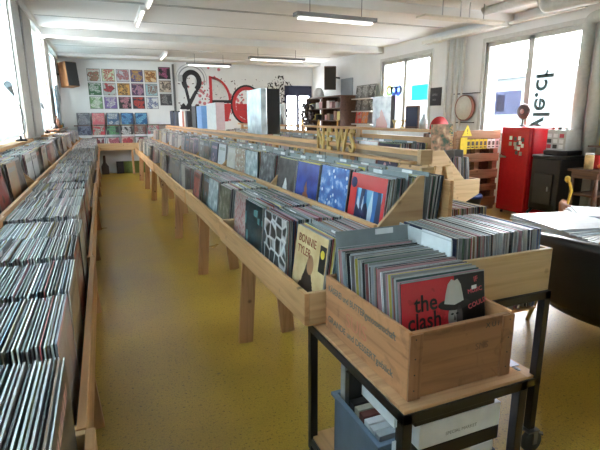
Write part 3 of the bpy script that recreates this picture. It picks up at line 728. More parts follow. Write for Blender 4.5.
# things standing on its rail
PICT = art_special('framed_print', 'portrait', (.25, .27, .3), (.45, .46, .48), (.4, .12, .09), 4)
mb = MB(); mb.sleeve(Matrix.Translation((2.66, 4.18, 1.291)), .05, .34, .31, (.02, .02, .02), (.5, .5, .5)); solo('box_set', mb, [EDGE, PICT], 'dark-edged boxed album with grey picture cover on the far rail', 'box')
WPR = art_special('white_print', 'portrait', (.7, .7, .7), (.75, .75, .75), (.06, .06, .07), 6)
for i, y in enumerate((7.15, 7.85)):
    mb = MB(); mb.sleeve(Matrix.Translation((2.66, y, 1.291)), .02, .30, .32, (.6, .6, .6), (.5, .5, .5)); solo('box_set', mb, [EDGE, WPR], ('white card with black figure standing on the far rail, right one', 'white card with black figure standing on the far rail, left one')[i], 'card')
mb = MB().lathe([(.035, 0), (.036, .07), (.014, .10), (.014, .13)], (2.67, 3.53, 1.291), 12); solo('bottle', mb, PAPER, 'small white bottle near the end of the far rail', 'bottle')
mb = MB().lathe([(.001, -.004), (.10, -.004), (.10, .004), (.001, .004)], (2.71, 3.36, 1.30), 24, ax='y'); solo('red_disc', mb, REDP, 'round red disc leaning at the end of the far rail', 'disc')
# lamp-like figurine and portrait
t = thing('framed_picture', (2.7, 3.72, 1.291), 'small dark wooden framed picture of a black bottle on far rail', 'picture')
part('frame', MB().box(2.69, 2.71, 3.64, 3.84, 1.291, 1.5), DKWOOD, t); part('print', MB().box(2.685, 2.69, 3.655, 3.825, 1.31, 1.485), NAVY, t)
# poster sleeve leaning at the rack end
GP = art_special('green_orange_art', 'noise', (.04, .09, .05), (.42, .22, .13), (.62, .5, .3), 3.4)
mb = MB(); mb.sleeve(xf((2.68, 3.27, 1.115), R(90), R(4), 0), .006, .23, .22, (.4, .3, .2), (.5, .5, .5)); o = solo('display_sleeve', mb, [EDGE, GP], 'tan and green picture sleeve lettered along its edge at the far rack end', 'record')
text_on('edge_lettering', 'MANTVA', .045, .0005, GOLD, (.105, -.02, .02), (0, .1, 1), (-1, 0, 0), o)

# ------------------------------------------------------------------ carts and crates in front
def cart(loc, w, d, h, label, shelfz, plate, casters=True):
    t = thing('trolley', loc, label, 'trolley'); x, y, _ = loc; s = .032
    fr = MB(); lf = MB()
    for (a, b, c, e) in ((x, x + w, y, y + s), (x, x + w, y + d - s, y + d), (x, x + s, y, y + d), (x + w - s, x + w, y, y + d)):
        fr.box(a, b, c, e, h - s, h)
        for z in shelfz: lf.box(a, b, c, e, z - s, z)
    part('frame', fr, BLK, t, bevel=.002); part('lower_frame', lf, BLK, t, bevel=.002)
    for (a, b) in ((x, y), (x + w - s, y), (x, y + d - s), (x + w - s, y + d - s)):
        part('leg', MB().box(a, a + s, b, b + s, .12 if casters else 0, h - s), BLK, t, bevel=.003)
        if not casters: continue
        cx, cy = a + s / 2, b + s / 2; ox, oy = .035, -.02
        wh = part('caster', MB().box(cx - .03, cx + .03, cy - .03, cy + .03, .112, .12).box(cx - .012 + ox * .6, cx + .012 + ox * .6, cy - .022, cy - .018, .045, .112).box(cx - .012 + ox * .6, cx + .012 + ox * .6, cy + .018, cy + .022, .045, .112).bar((cx + .04, cy + .01, .085), (cx + .07, cy - .015, .078), .018, .008), plain('dull_steel', (.2, .2, .2), .4, metal=.6), t)
        part('wheel', MB().lathe([(.02, -.014), (.046, -.014), (.05, -.008), (.05, .008), (.046, .014), (.02, .014)], (cx + ox * .6, cy, .05), 20, ax='y'), plain('grey_rubber', (.06, .07, .07), .6), wh)
    if plate: part('top_plate', MB().box(x + .004, x + w - .004, y + .004, y + d - .004, h, h + .012), wood('plate_wood', (.50, .28, .14), (.38, .19, .09), 'X', knots=False), t, bevel=.002)
    for z in shelfz: part('shelf_board', MB().box(x + .01, x + w - .01, y + .01, y + d - .01, z, z + .01), PINE, t)
    return t
cart((.700, .945, 0), .47, .67, .586, 'low black steel trolley with wooden plate carrying the old orange-brown crate', (.06,), True, False)
cart((1.035, 1.205, 0), .525, .62, .735, 'black steel trolley on casters carrying the pale pine crate', (.36,), False)

# old butter crate
ct = thing('wooden_crate', (.94, 1.29, .60), 'old orange-brown wooden crate with faded stamped lettering, full of records', 'crate')
cx0, cx1, cy0, cy1, cz0, cz1 = .737, 1.125, .988, 1.525, .5985, .812
part('long_side', MB().box(cx0, cx0 + .012, cy0, cy1, cz0, cz1), OLDY, ct, bevel=.002)
part('long_side', MB().box(cx1 - .012, cx1, cy0, cy1, cz0, cz1), OLDY, ct, bevel=.002)
fe = part('end_board', MB().box(cx0 + .012, cx1 - .012, cy0, cy0 + .018, cz0, cz1 - .006), OLDX, ct, bevel=.002)
part('batten', MB().box(cx0 + .001, cx0 + .045, cy0 - .006, cy0 - .0002, cz0 + .001, cz1 - .008), OLDZ, ct)
part('batten', MB().box(cx1 - .045, cx1 - .001, cy0 - .006, cy0 - .0002, cz0 + .001, cz1 - .008), OLDZ, ct)
part('end_board', MB().box(cx0 + .012, cx1 - .012, cy1 - .018, cy1, cz0, cz1), OLDX, ct, bevel=.002)
part('crate_bottom', MB().box(cx0 + .012, cx1 - .012, cy0 + .018, cy1 - .018, cz0, cz0 + .01), OLDY, ct)
sd = ct.children[0]; base = wpos(ct)
def side_text(txt, size, y, z, mt, sx=1.0, bold=0):
    text_on('stamped_lettering', txt, size, .0003, mt, Vector((cx0 - .0006, y, z)) - base, (0, -1, 0), (0, 0, 1), sd, bold, sx=sx)
side_text('KÄSEREI und BUTTERgenossenschaft', .034, 1.50, .758, INKG, .86, .0004)
side_text('SUIS', .075, 1.36, .675, INKR, 1.05)
side_text('GRANDE und DESSERTgebäck', .034, 1.50, .635, INKG, 1.02, .0004)
def end_text(txt, size, x, z, mt):
    text_on('stamped_lettering', txt, size, .0003, mt, Vector((x, cy0 - .0006, z)) - base, (1, 0, 0), (0, 0, 1), fe)
end_text('X U I', .024, 1.015, .775, INK); end_text('SMS', .03, .98, .71, plain('ghost_ink', (.2, .1, .06), .7))
nl = MB()
for z in (.63, .68, .73, .79):
    for xx in (cx0 + .02, cx1 - .02): nl.cyl((xx, cy0 - .0075, z), (xx, cy0 - .005, z), .0022, n=6)
part('nails', nl, BLKP, ct)
# records in it: covers face the camera side
cl = special(art_special('cover_red_black', 'split', (.58, .02, .03), (.45, .015, .02), (.012, .012, .012), 7), (.02, .02, .02))
y = 1.035
for i in range(52):
    tl = R(9) - R(3) * sin(i * .12) * .6; xx = .925 + random.uniform(-.008, .008)
    if i == 0:
        clash = record((.92, y, .609), R(90), R(8), 0, 'record with red cover lettered the clash and a man in a white hat', None, cl)
    else: record((xx, y, .609 + random.uniform(0, .006)), R(90), R(8) + R(1.2) * sin(i * .2), random.uniform(-.01, .01), 'record filed edge-on in the old orange-brown crate', 'records in the old orange-brown crate')
    y += .0088 if i else .007
    if y > 1.455: break
divider(.93, 1.468, .64, R(90), R(6), 'wide grey divider standing at the back of the old orange-brown crate', None)
fx = -.0026   # on the clash cover: local -x is the face, local +y is the viewer's left
INKB = plain('cover_black', (.01, .01, .01), .5)
text_on('title_lettering', 'the', .072, .0003, INKB, (fx, .112, .222), (0, -1, 0), (0, 0, 1), clash, .0012, sx=.9)
text_on('title_lettering', 'clash', .072, .0003, INKB, (fx, .138, .168), (0, -1, 0), (0, 0, 1), clash, .0012, sx=.88)
PK = plain('pink_ink', (.75, .10, .12), .5)
text_on('small_lettering', 'IF', .024, .0003, PK, (fx, -.115, .285), (0, -1, .15), (0, 0, 1), clash)
text_on('small_lettering', 'MUSIC', .020, .0003, PK, (fx, -.09, .25), (0, -1, .1), (0, 0, 1), clash)
text_on('small_lettering', 'COULD', .022, .0003, PK, (fx, -.092, .20), (0, -1, .25), (0, 0, 1), clash)
CRM = plain('hat_white', (.56, .54, .49), .5); SKN = plain('print_grey', (.36, .34, .31), .5)
def poly(pts, x, mt, nm):
    mb = MB(); mb.prism([(-a, b) for a, b in pts], 'x', x - .0003, x); part(nm, mb, mt, clash, world=False)
el = lambda cx, cy, rx, ry, rot=0, n=24: [(cx + rx * cos(t) * cos(rot) - ry * sin(t) * sin(rot), cy + rx * cos(t) * sin(rot) + ry * sin(t) * cos(rot)) for t in [2 * pi * i / n for i in range(n)]]
SHD = plain('print_dark', (.09, .08, .075), .5)
poly([(.012, .02), (.10, .02), (.09, .11), (.062, .14), (.02, .14)], fx, SHD, 'printed_shoulders')
poly(el(.038, .185, .027, .045), fx - .0003, SKN, 'printed_face')
poly(el(.055, .180, .012, .040), fx - .0006, SHD, 'face_shade')
for ex in (.027, .046): poly(el(ex, .196, .0055, .003), fx - .0009, INKB, 'printed_eye')
poly([(.036, .194), (.041, .176), (.032, .176)], fx - .0009, SHD, 'printed_nose'); poly(el(.037, .163, .009, .003), fx - .0009, INKB, 'printed_mouth')
poly(el(.036, .226, .062, .019, -.05), fx - .0006, plain('hat_brim', (.03, .028, .026), .5), 'hat_brim')
poly([(-.003, .232), (.003, .262), (.012, .292), (.026, .306), (.038, .300), (.050, .304), (.062, .286), (.068, .256), (.072, .234), (.036, .224)], fx - .0010, CRM, 'hat_crown')
poly([(.105, .262), (.125, .264), (.125, .276), (.105, .274)], fx, PAPER, 'price_sticker')

# pine crate on the second trolley: spines face the camera
pt = thing('wooden_crate', (1.3, 1.4, .736), 'pale pine crate full of records on the black trolley behind the old crate', 'crate')
px0, px1, py0, py1, pz0, pz1 = 1.03, 1.552, 1.215, 1.60, .7365, .905
part('front_board', MB().box(px0, px1, py0, py0 + .018, pz0, pz1), PALE, pt, bevel=.002)
part('back_board', MB().box(px0, px1, py1 - .018, py1, pz0, pz1), PALE, pt, bevel=.002)
part('side_board', MB().box(px1 - .016, px1, py0 + .018, py1 - .018, pz0, pz1), PINE, pt, bevel=.002)
part('side_board', MB().box(px0, px0 + .016, py0 + .018, py1 - .018, pz0, pz1), PINE, pt, bevel=.002)
part('crate_bottom', MB().box(1.07, 1.525, 1.238, 1.57, .654, .662), PINE, pt)
x = 1.52
bl = special(plain('cover_sky', (.06, .2, .45), .4), (.06, .2, .45))
for i in range(54):
    if i == 0: record((x, 1.40, .664), pi, R(2), 0, 'record with blue cover at the right end of the pine crate', None, bl)
    else: record((x, 1.40 + random.uniform(-.008, .008), .664 + random.uniform(0, .005)), pi, R(2.5) + R(1.5) * sin(i * .25), 0, 'record filed edge-on in the pale pine crate', 'records in the pale pine crate')
    x -= .0086
    if x < 1.115: break
record((x - .004, 1.40, .664), pi, R(3), 0, 'pale grey record at the left end of the pine crate', None, special(plain('cover_pale', (.55, .56, .57), .35), (.5, .5, .5)))
o = solo('blank_sleeve', MB().box(1.085, 1.088, 1.245, 1.41, .664, .985), PAPER, 'plain white card sleeve at the left end of the pine crate', 'record sleeve')
# third crate further back
t3 = thing('wooden_crate', (1.85, 2.2, .58), 'open pine crate of records behind the pale crate and in front of the A-frame', 'crate')
part('box_walls', MB().box(1.50, 2.12, 2.04, 2.055, .56, .70).box(1.50, 2.12, 2.42, 2.435, .56, .70).box(1.5, 1.515, 2.055, 2.42, .56, .70).box(2.105, 2.12, 2.055, 2.42, .56, .70), PINEX, t3)
part('crate_bottom', MB().box(1.5, 2.12, 2.04, 2.435, .55, .56), PINE, t3)
for xx in (1.52, 2.06): 
    for yy in (2.06, 2.38): part('leg', MB().box(xx, xx + .04, yy, yy + .04, 0, .55), PINEZ, t3)
x = 2.08
for i in range(50):
    record((x, 2.24, .561), pi, R(4), 0); x -= .011

# lower shelf of the front trolley: plastic bin with boxed sets, stack of white boxes
bt_ = thing('plastic_bin', (.83, 1.28, .071), 'blue-grey plastic bin of boxed sets on the lower trolley shelf', 'bin')
bx0, bx1, by0, by1, bz0, bz1 = .738, .93, 1.12, 1.44, .071, .345
mb = MB(); mb.box(bx0, bx0 + .008, by0, by1, bz0, bz1).box(bx1 - .008, bx1, by0, by1, bz0, bz1).box(bx0, bx1, by0, by0 + .008, bz0, bz1).box(bx0, bx1, by1 - .008, by1, bz0, bz1).box(bx0, bx1, by0, by1, bz0, bz0 + .008)
part('bin_shell', mb, BLUEG, bt_)
mb = MB(); mb.box(bx0 - .012, bx0 + .008, by0 - .012, by1 + .012, bz1, bz1 + .014).box(bx1 - .008, bx1 + .012, by0 - .012, by1 + .012, bz1, bz1 + .014).box(bx0, bx1, by0 - .012, by0 + .008, bz1, bz1 + .014).box(bx0, bx1, by1 - .008, by1 + .012, bz1, bz1 + .014)
part('rim', mb, BLUEG, bt_, bevel=.002)
cols = [('grey', (.35, .35, .34), .31), ('black', (.015, .015, .015), .30), ('black with white print', (.03, .03, .03), .27), ('cream', (.4, .37, .3), .25), ('dark red', (.12, .03, .025), .24), ('white with pink mark', (.6, .58, .6), .22), ('light grey', (.5, .52, .54), .20), ('silver grey', (.3, .32, .34), .21)]
y = 1.425
for nm, c, h in cols:
    w = random.uniform(.033, .038)
    solo('boxed_set', MB().box(.752, .90, y - w, y - .004, .081, (.18 + h) if y > 1.36 else .325 + h * .2), plain('boxed_' + nm.replace(' ', '_'), c, .35), f'{nm} boxed set standing in the blue-grey bin', 'box', bevel=.002); y -= w
solo('white_box', MB().box(.80, .813, 1.13, 1.345, .392, .49), PAPER, 'white slab-like box leaning on top of the blue-grey bin', 'box', bevel=.002)
z = .071
stack = [('cardboard box at the bottom of the stack under the front trolley', OLDY, .165), ('white box, third from the bottom of the stack under the front trolley plate', PAPER, .04), ('black box, second lowest of the stack under the trolley plate', BLKP, .055), ('flat white box low in the stack under the front trolley', PAPER, .04), ('thick black box under the broad white box in the trolley', BLKP, .05), ('broad white box with small grey writing in the trolley stack', PAPER, .085), ('flat black box topmost of the stack under the trolley plate', BLKP, .045)]
for i, (lb, mt, h) in enumerate(stack):
    dx = (0, -.01, .01, 0, .012, .012, -.006)[i]
    o = solo('flat_box', MB().box(.775 + dx, 1.085 + dx * 1.5, .982, 1.105, z, z + h - .001), mt, lb, 'box', bevel=.003)
    if i == 5:
        text_on('small_lettering', 'SPECIAL MARKET', .016, .0003, plain('soft_grey', (.35, .35, .33), .6), (-.06, -.0622, .025), (1, 0, 0), (0, 0, 1), o)
    z += h
# leaflets on the second trolley's shelf
for i in range(7):
    solo('magazine', MB().box(1.20 + i * .004, 1.48 - .01 * (i % 3), 1.23 + .003 * i, 1.44, .371 + i * .006, .3765 + i * .006), plain('magazine_%d' % (i % 3), ((.6, .6, .66), (.4, .45, .55), (.68, .68, .68))[i % 3], .35), 'glossy magazine in the pile on the second trolley shelf', 'magazine', 'magazines on the second trolley')

# ------------------------------------------------------------------ right foreground: tub chair, table, papers
def tub_chair():
    c = (2.97, 1.80); t = thing('tub_chair', (c[0], c[1], 0), 'black leather tub chair with curved back and brass legs', 'chair')
    mb = MB(); n = 30; rings = []
    prof = [(.50, .27), (.545, .30), (.56, .42), (.575, .66), (.57, .70), (.53, .71), (.505, .68), (.49, .42), (.485, .30)]
    a0, a1 = R(128), R(285)
    for i in range(n + 1):
        a = a0 + (a1 - a0) * i / n; q = abs(i / n - .5) * 2; top = 1 - .28 * max(0, q - .35) ** 1.4
        for r, z in prof: mb.v.append(Vector((c[0] + r * cos(a), c[1] + r * sin(a), .27 + (z - .27) * top - (.05 * (1 - q) if z < .29 else 0))))
    k = len(prof)
    for i in range(n):
        for j in range(k):
            l = (j + 1) % k; mb.face([i * k + j, i * k + l, (i + 1) * k + l, (i + 1) * k + j], sm=True)
    mb.face(list(range(k))); mb.face([n * k + j for j in range(k)][::-1])
    part('backrest', mb, LEATH, t)
    part('seat', MB().lathe([(.02, .24), (.44, .24), (.49, .28), (.485, .38), (.44, .42), (.02, .43)], (c[0], c[1], 0), 32), LEATH, t)
    for a in (130, 215, 320, 40):
        x, y = c[0] + .45 * cos(R(a)), c[1] + .45 * sin(R(a)); x2, y2 = c[0] + .52 * cos(R(a)), c[1] + .52 * sin(R(a))
        part('leg', MB().cyl((x2, y2, 0), (x, y, .27), .012, .02, 12), BRASS, t)
tub_chair()
tt = thing('table', (3.45, 2.75, 0), 'low table with pale reddish top behind the black tub chair', 'table')
part('tabletop', MB().box(3.06, 4.1, 2.10, 2.85, .52, .545), wood('reddish_wood', (.36, .17, .10), (.26, .11, .07), 'X', knots=False, rough=.75), tt, bevel=.004)
for a, b in ((3.14, 2.6), (4.0, 2.3), (3.14, 2.78), (4.0, 2.78)): part('leg', MB().cyl((a, b, 0), (a, b, .52), .02, n=10), BRASS, tt)
def paper_pile(cx, cy, n, w, d, grp, lab, rz):
    z = .546
    for i in range(n):
        h = random.uniform(.007, .011); a = R(rz - 5 * i) + random.uniform(-.05, .05)
        M = Matrix.Translation((cx + random.uniform(-.015, .015), cy + random.uniform(-.015, .015), z)) @ Matrix.Rotation(a, 4, 'Z')
        mb = MB().box(-w / 2, w / 2, -d / 2, d / 2, 0, h, M=M)
        top = i == n - 1
        solo('magazine', mb, plain('gloss_paper', (.72, .77, .82), .25) if top else random.choice([PAPER, plain('paper_grey', (.6, .62, .64), .4), plain('paper_blue', (.5, .58, .66), .4)]), lab + (', topmost' if top else ''), 'magazine', None if top else grp); z += h + .0005
paper_pile(3.20, 2.42, 8, .54, .56, 'magazines in the big pile', 'glossy magazine in the big pile on the low table', 22)
paper_pile(3.82, 2.62, 6, .34, .46, 'magazines in the smaller pile', 'magazine in the smaller pile on the low table', -20)
# brown chair behind
bc_ = thing('armchair', (4.95, 3.3, 0), 'tan brown leather chair with curved back beyond the low table', 'chair')
mb = MB(); n = 20
prof = [(.40, .25), (.44, .29), (.45, .44), (.43, .47), (.39, .45), (.38, .29)]
for i in range(n + 1):
    a = R(110) + R(200) * i / n
    for r, z in prof: mb.v.append(Vector((4.95 + r * cos(a), 3.3 + r * sin(a), z)))
k = len(prof)
for i in range(n):
    for j in range(k): l = (j + 1) % k; mb.face([i * k + j, i * k + l, (i + 1) * k + l, (i + 1) * k + j], sm=True)
mb.face(list(range(k))); mb.face([n * k + j for j in range(k)][::-1])
part('backrest', mb, BROWNL, bc_); part('seat', MB().lathe([(.02, .20), (.36, .20), (.40, .24), (.36, .30), (.02, .31)], (4.95, 3.3, 0), 24), BROWNL, bc_)
for a in (135, 225, 315, 45): part('leg', MB().cyl((4.95 + .36 * cos(R(a)), 3.3 + .36 * sin(R(a)), 0), (4.95 + .3 * cos(R(a)), 3.3 + .3 * sin(R(a)), .22), .012, .018), BRASS, bc_)

# ------------------------------------------------------------------ fridge, stove, pallet counter
fg = thing('fridge', (5.63, 4.98, 0), 'tall red retro fridge with rounded top, magnets and chrome handle', 'fridge')
part('body', MB().box(5.40, 5.88, 4.73, 5.23, .03, 1.25), REDL, fg, bevel=.03)
dr = part('door', MB().box(5.34, 5.395, 4.73, 5.23, .05, 1.25), REDL, fg, bevel=.022)
part('handle', MB().tube([(5.34, 5.19, .83), (5.305, 5.19, .83), (5.30, 5.14, .83), (5.30, 5.08, .828)], .012).lathe([(.02, -.03), (.02, 0)], (5.335, 5.19, .83), 12, ax='x'), STEEL, dr, label='chrome handle')
random.seed(3)
mg = [(5.05, 1.10), (4.97, 1.09), (5.05, 1.02), (4.90, 1.10), (4.92, 1.03), (4.97, 1.02), (4.88, 1.04), (4.84, 1.08), (4.95, .97), (4.90, .96), (4.93, .90), (4.86, .89), (4.84, 1.0)]
for i, (y, z) in enumerate(mg):
    part('magnet', MB().box(5.334, 5.339, y - .025, y + .02, z - .03, z + .022), plain('magnet_%d' % (i % 3), ((.75, .75, .73), (.05, .05, .05), (.4, .35, .3))[i % 3], .4), dr, label='small print held on the fridge door')
for a, b in ((5.42, 4.78), (5.84, 4.78), (5.42, 5.18), (5.84, 5.18)): part('foot', MB().cyl((a, b, 0), (a, b, .032), .02), BLKP, fg)
fn = thing('desk_fan', (5.5, 5.02, 1.252), 'small dark round fan on a stand on top of the red fridge', 'fan')
part('base', MB().lathe([(.06, 0), (.055, .012), (.015, .02), (.011, .10)], (5.5, 5.02, 1.252), 20), BLKP, fn)
part('guard', MB().lathe([(.02, -.03), (.09, -.03), (.11, 0), (.09, .03), (.02, .03)], (5.5, 5.02, 1.46), 28, ax='x'), plain('fan_brown', (.10, .06, .055), .4, noise=.4, scale=60), fn)
part('hub', MB().lathe([(.028, -.042), (.035, -.03)], (5.5, 5.02, 1.46), 16, ax='x'), PINKC, fn)
sv = thing('stove', (5.58, 4.42, 0), 'black cast-iron stove with hexagonal lid and bowed legs beside the red fridge', 'stove')
part('body', MB().box(5.30, 5.84, 4.18, 4.62, .16, .86), plain('cast_iron', (.012, .011, .01), .45), sv, bevel=.02)
part('top', MB().prism([(5.26, 4.24), (5.34, 4.14), (5.8, 4.14), (5.88, 4.24), (5.88, 4.58), (5.8, 4.66), (5.34, 4.66), (5.26, 4.58)], 'z', .861, .895), MATS['cast_iron'], sv, bevel=.01)
part('lid', MB().prism([(5.36, 4.30), (5.44, 4.22), (5.72, 4.22), (5.8, 4.30), (5.8, 4.5), (5.72, 4.58), (5.44, 4.58), (5.36, 4.5)], 'z', .896, .955), MATS['cast_iron'], sv, bevel=.015)
sd_ = part('door', MB().box(5.272, 5.298, 4.26, 4.54, .26, .66), plain('iron_door', (.035, .035, .035), .5), sv, bevel=.006)
part('door_handle', MB().cyl((5.25, 4.30, .44), (5.25, 4.30, .50), .01), STEEL, sd_)
for a, b, dx, dy in ((5.34, 4.22, -.04, -.03), (5.8, 4.22, .03, -.03), (5.34, 4.58, -.04, .03), (5.8, 4.58, .03, .03)):
    part('leg', MB().tube([(a, b, .17), (a + dx, b + dy, .11), (a + dx * .6, b + dy * .6, .05), (a + dx * 1.3, b + dy * 1.3, 0)], .02), MATS['cast_iron'], sv)
mc = thing('small_machine', (5.6, 4.42, .956), 'light grey boxy machine covered with stickers on top of the stove', 'machine')
part('case', MB().box(5.45, 5.74, 4.27, 4.55, .956, 1.22), plain('case_grey', (.5, .51, .5), .4), mc, bevel=.006)
for i in range(9):
    yy = 4.30 + (i % 3) * .09; zz = .98 + (i // 3) * .07
    part('sticker', MB().box(5.444, 5.449, yy, yy + .06, zz, zz + .05), (PAPER, BLKP, plain('sticker_red', (.5, .04, .06), .4), PAPER)[i % 4], mc, label='sticker on the machine')
for i in range(5): part('knob', MB().lathe([(.025, 0), (.02, .03), (.001, .035)], (5.5 + (i % 2) * .06, 4.31 + i * .05, 1.221), 10), (PAPER, MATS['sticker_red'], BLKP)[i % 3], mc)

pl = thing('pallet_stand', (5.05, 5.46, 0), 'upright wooden pallet left of the red fridge', 'pallet')
for i, (z0, z1) in enumerate(((1.08, 1.20), (.98, 1.06), (.74, .86), (.48, .62), (.30, .40), (.06, .20))):
    part('slat', MB().box(4.68, 5.5, 5.40, 5.418, z0, z1), PALLET, pl, bevel=.003)
for x in (4.70, 5.05, 5.4): part('block_post', MB().box(x, x + .09, 5.42, 5.50, 0, 1.18), PALLET, pl, bevel=.003)
part('backing', MB().box(4.7, 5.48, 5.50, 5.515, .02, 1.1), DKWOOD, pl)
for i in range(8):
    c = (YEL, YEL, YEL, YEL, YEL, PAPER, PAPER, PINKC)[i]; x = 4.86 + i * .078
    o = solo('postcard', MB().box(x, x + .068, 5.393, 5.399, .93, 1.07), c, (f'yellow picture card on the pallet, {ORD[i]} along' if i < 5 else ('white picture card beside the yellow ones', 'white picture card next to the pink one', 'pink picture card at the right end')[i - 5]), 'card', 'picture cards on the pallet')
    part('picture', MB().box(-.022, .022, -.0045, -.0035, .05, .11), plain('card_print', (.12, .1, .09), .5), o, world=False)
    part('picture', MB().box(-.022, .022, -.0045, -.0035, .015, .035), MATS['card_print'], o, world=False)
sg = solo('warning_sign', MB().prism([(4.76, 1.12), (4.94, 1.12), (4.85, 1.28)], 'y', 5.385, 5.392), YEL, 'yellow triangular warning sign on the pallet', 'sign'); text_on('sign_mark', '!', .1, .0005, INK, (-.012, -.0045, .03), (1, 0, 0), (0, 0, 1), sg)
o = solo('yellow_notice', MB().box(4.74, 4.86, 5.386, 5.392, .86, 1.10), YEL, 'yellow notice hanging under the triangular sign', 'sign')
bk = thing('bucket', (4.75, 5.12, 0), 'dark grey bucket lined with a blue bag in front of the pallet', 'bucket')
part('pail', MB().lathe([(.02, 0), (.12, 0), (.15, .27), (.158, .27), (.158, .285), (.14, .285), (.11, .02), (.02, .015)], (4.75, 5.12, 0), 24), plain('bucket_grey', (.07, .075, .08), .4), bk)
part('bag_liner', MB().lathe([(.15, .27), (.166, .275), (.165, .31), (.155, .32), (.145, .30), (.05, .25), (.02, .25)], (4.75, 5.12, 0), 18), plain('bag_blue', (.03, .08, .3), .35), bk)
part('handle', MB().tube([(4.75 + .155 * cos(a), 5.12, .25 - .13 * sin(a)) for a in [pi * i / 10 for i in range(11)]], .005), PAPER, bk)
# counter behind with headphones
solo('black_headphones', MB().tube([(4.62, 5.9 + .09 * cos(a), 1.08 + .09 * sin(a)) for a in [R(20 + 32 * i) for i in range(11)]], .017).cyl((4.60, 5.82, 1.02), (4.64, 5.82, 1.02), .03), BLKP, 'black headphones hanging by the pallet', 'headphones')
solo('counter_post', MB().box(4.55, 4.62, 5.95, 6.0, 0, 1.15).box(4.4, 4.75, 5.93, 6.02, 0, .05), DKWOOD, 'dark post with hook behind the headphones', 'post')

# drum on the wall, notice, pipes, ducts
dm = thing('hand_drum', (5.86, 6.6, 1.34), 'round white hand drum hanging on the right wall', 'drum')
part('rim', MB().lathe([(.205, -.05), (.215, -.05), (.215, .02), (.205, .02), (.2, -.02), (.205, -.05)], (5.86, 6.6, 1.54), 32, ax='x', cap=False), plain('drum_rim', (.3, .12, .08), .4), dm)
part('skin', MB().lathe([(.001, -.045), (.2, -.045), (.2, -.04), (.001, -.04)], (5.86, 6.6, 1.54), 32, ax='x'), plain('drum_skin', (.62, .6, .53), .5), dm)
solo('drum_bracket', MB().box(5.84, 5.895, 6.3, 6.9, 1.775, 1.79).box(5.84, 5.895, 6.4, 6.8, 1.285, 1.3), BLKP, 'thin black bracket bars holding the hand drum', 'bracket')
o = solo('wall_notice', MB().box(5.885, 5.898, 7.30, 7.62, 1.60, 1.93), BLKP, 'small black notice between the two right windows', 'sign')
text_on('notice_lettering', 'OPEN', .06, .0005, plain('faint_grey', (.25, .25, .25), .6), (-.0075, .10, .18), (0, -1, 0), (0, 0, 1), o)
text_on('notice_lettering', 'MIDI', .05, .0005, MATS['faint_grey'], (-.0075, .08, .09), (0, -1, 0), (0, 0, 1), o)
for i, y in enumerate((6.70, 6.83, 6.96, 7.12)):
    solo('heating_pipe', MB().cyl((5.84, y, 0), (5.84, y, 2.72), .022 + .004 * (i % 2), n=14), plain('pipe_white', (.62, .61, .57), .5), f'thin cream wall pipe between the right windows, {ORD[i]} from the window with the fan', 'pipe', 'thin wall pipes')
def pipe_run(name, pts, r, lab, cat='pipe', mt=None):
    P = [Vector(p) for p in pts]; out = [P[0]]
    for i in range(1, len(P) - 1):
        a, b, c = P[i - 1], P[i], P[i + 1]; k = r * 1.6
        s = b + (a - b).normalized() * k; e = b + (c - b).normalized() * k
        for q in range(7):
            tt_ = q / 6; out.append(s * (1 - tt_) ** 2 + b * 2 * tt_ * (1 - tt_) + e * tt_ ** 2)
    out.append(P[-1]); return solo(name, MB().tube(out, r, 18), mt or PIPE, lab, cat)
pipe_run('large_pipe', [(5.79, 4.40, 0), (5.79, 4.40, 2.60), (5.79, 3.2, 2.60), (5.79, 1.0, 2.60)], .075, 'thick grey vertical pipe right of the big window')
pipe_run('large_pipe', [(5.80, 4.20, 0), (5.80, 4.20, 2.36), (5.80, 3.0, 2.36), (5.80, 1.0, 2.36)], .075, 'second thick grey pipe, at the photo\'s right edge')
pipe_run('duct_pipe', [(5.2, 5.6, 2.88), (5.2, 4.60, 2.86), (5.2, 4.6, 2.70), (5.2, 3.2, 2.66), (5.2, .8, 2.62)], .07, 'thick grey duct bending under the ceiling at top right')
solo('cable_duct', MB().box(5.70, 5.88, 5.75, 7.72, 2.72, 2.78).box(5.80, 5.86, 4.5, 5.75, 2.74, 2.78), plain('duct_white', (.66, .65, .6), .5), 'white cable duct along the top of the right wall', 'duct', bevel=.004)
td = thing('cable_tray', (4.4, 5.5, 2.66), 'white wooden board hung on rods under the ceiling near the right windows', 'ceiling board')
part('board', MB().box(3.95, 5.3, 5.3, 5.5, 2.66, 2.685), plain('tray_cream', (.62, .58, .48), .6), td, bevel=.003)
for x in (4.3, 4.6, 4.75, 5.0): part('rod', MB().cyl((x, 5.4, 2.685), (x, 5.4, 2.9), .008, n=8), STEEL, td)

# right edge shelf with jars, plinth and vase
sh = thing('side_table', (5.5, 3.85, 0), 'dark wooden side table with jars at the photo\'s right edge', 'table')
part('tabletop', MB().box(5.22, 5.85, 3.62, 4.02, .74, .77), DKWOOD, sh, bevel=.004)
part('apron', MB().box(5.26, 5.82, 3.66, 3.99, .66, .739), DKWOOD, sh)
part('lower_shelf', MB().box(5.26, 5.82, 3.66, 3.99, .45, .47), DKWOOD, sh)
for a, b in ((5.27, 3.67), (5.8, 3.67), (5.27, 3.97), (5.8, 3.97)): part('leg', MB().lathe([(.022, 0), (.03, .1), (.018, .2), (.03, .4), (.02, .66)], (a, b, 0), 12), DKWOOD, sh)
j = thing('jar', (5.34, 3.84, .771), 'tall cream jar with orange streaks on the side table', 'jar')
part('body', MB().lathe([(.05, 0), (.052, .15), (.045, .17)], (5.34, 3.84, .771), 18), plain('jar_cream', (.62, .45, .22), .3, noise=.3, scale=16), j); part('lid', MB().lathe([(.047, .172), (.047, .19)], (5.34, 3.84, .771), 18), PAPER, j)
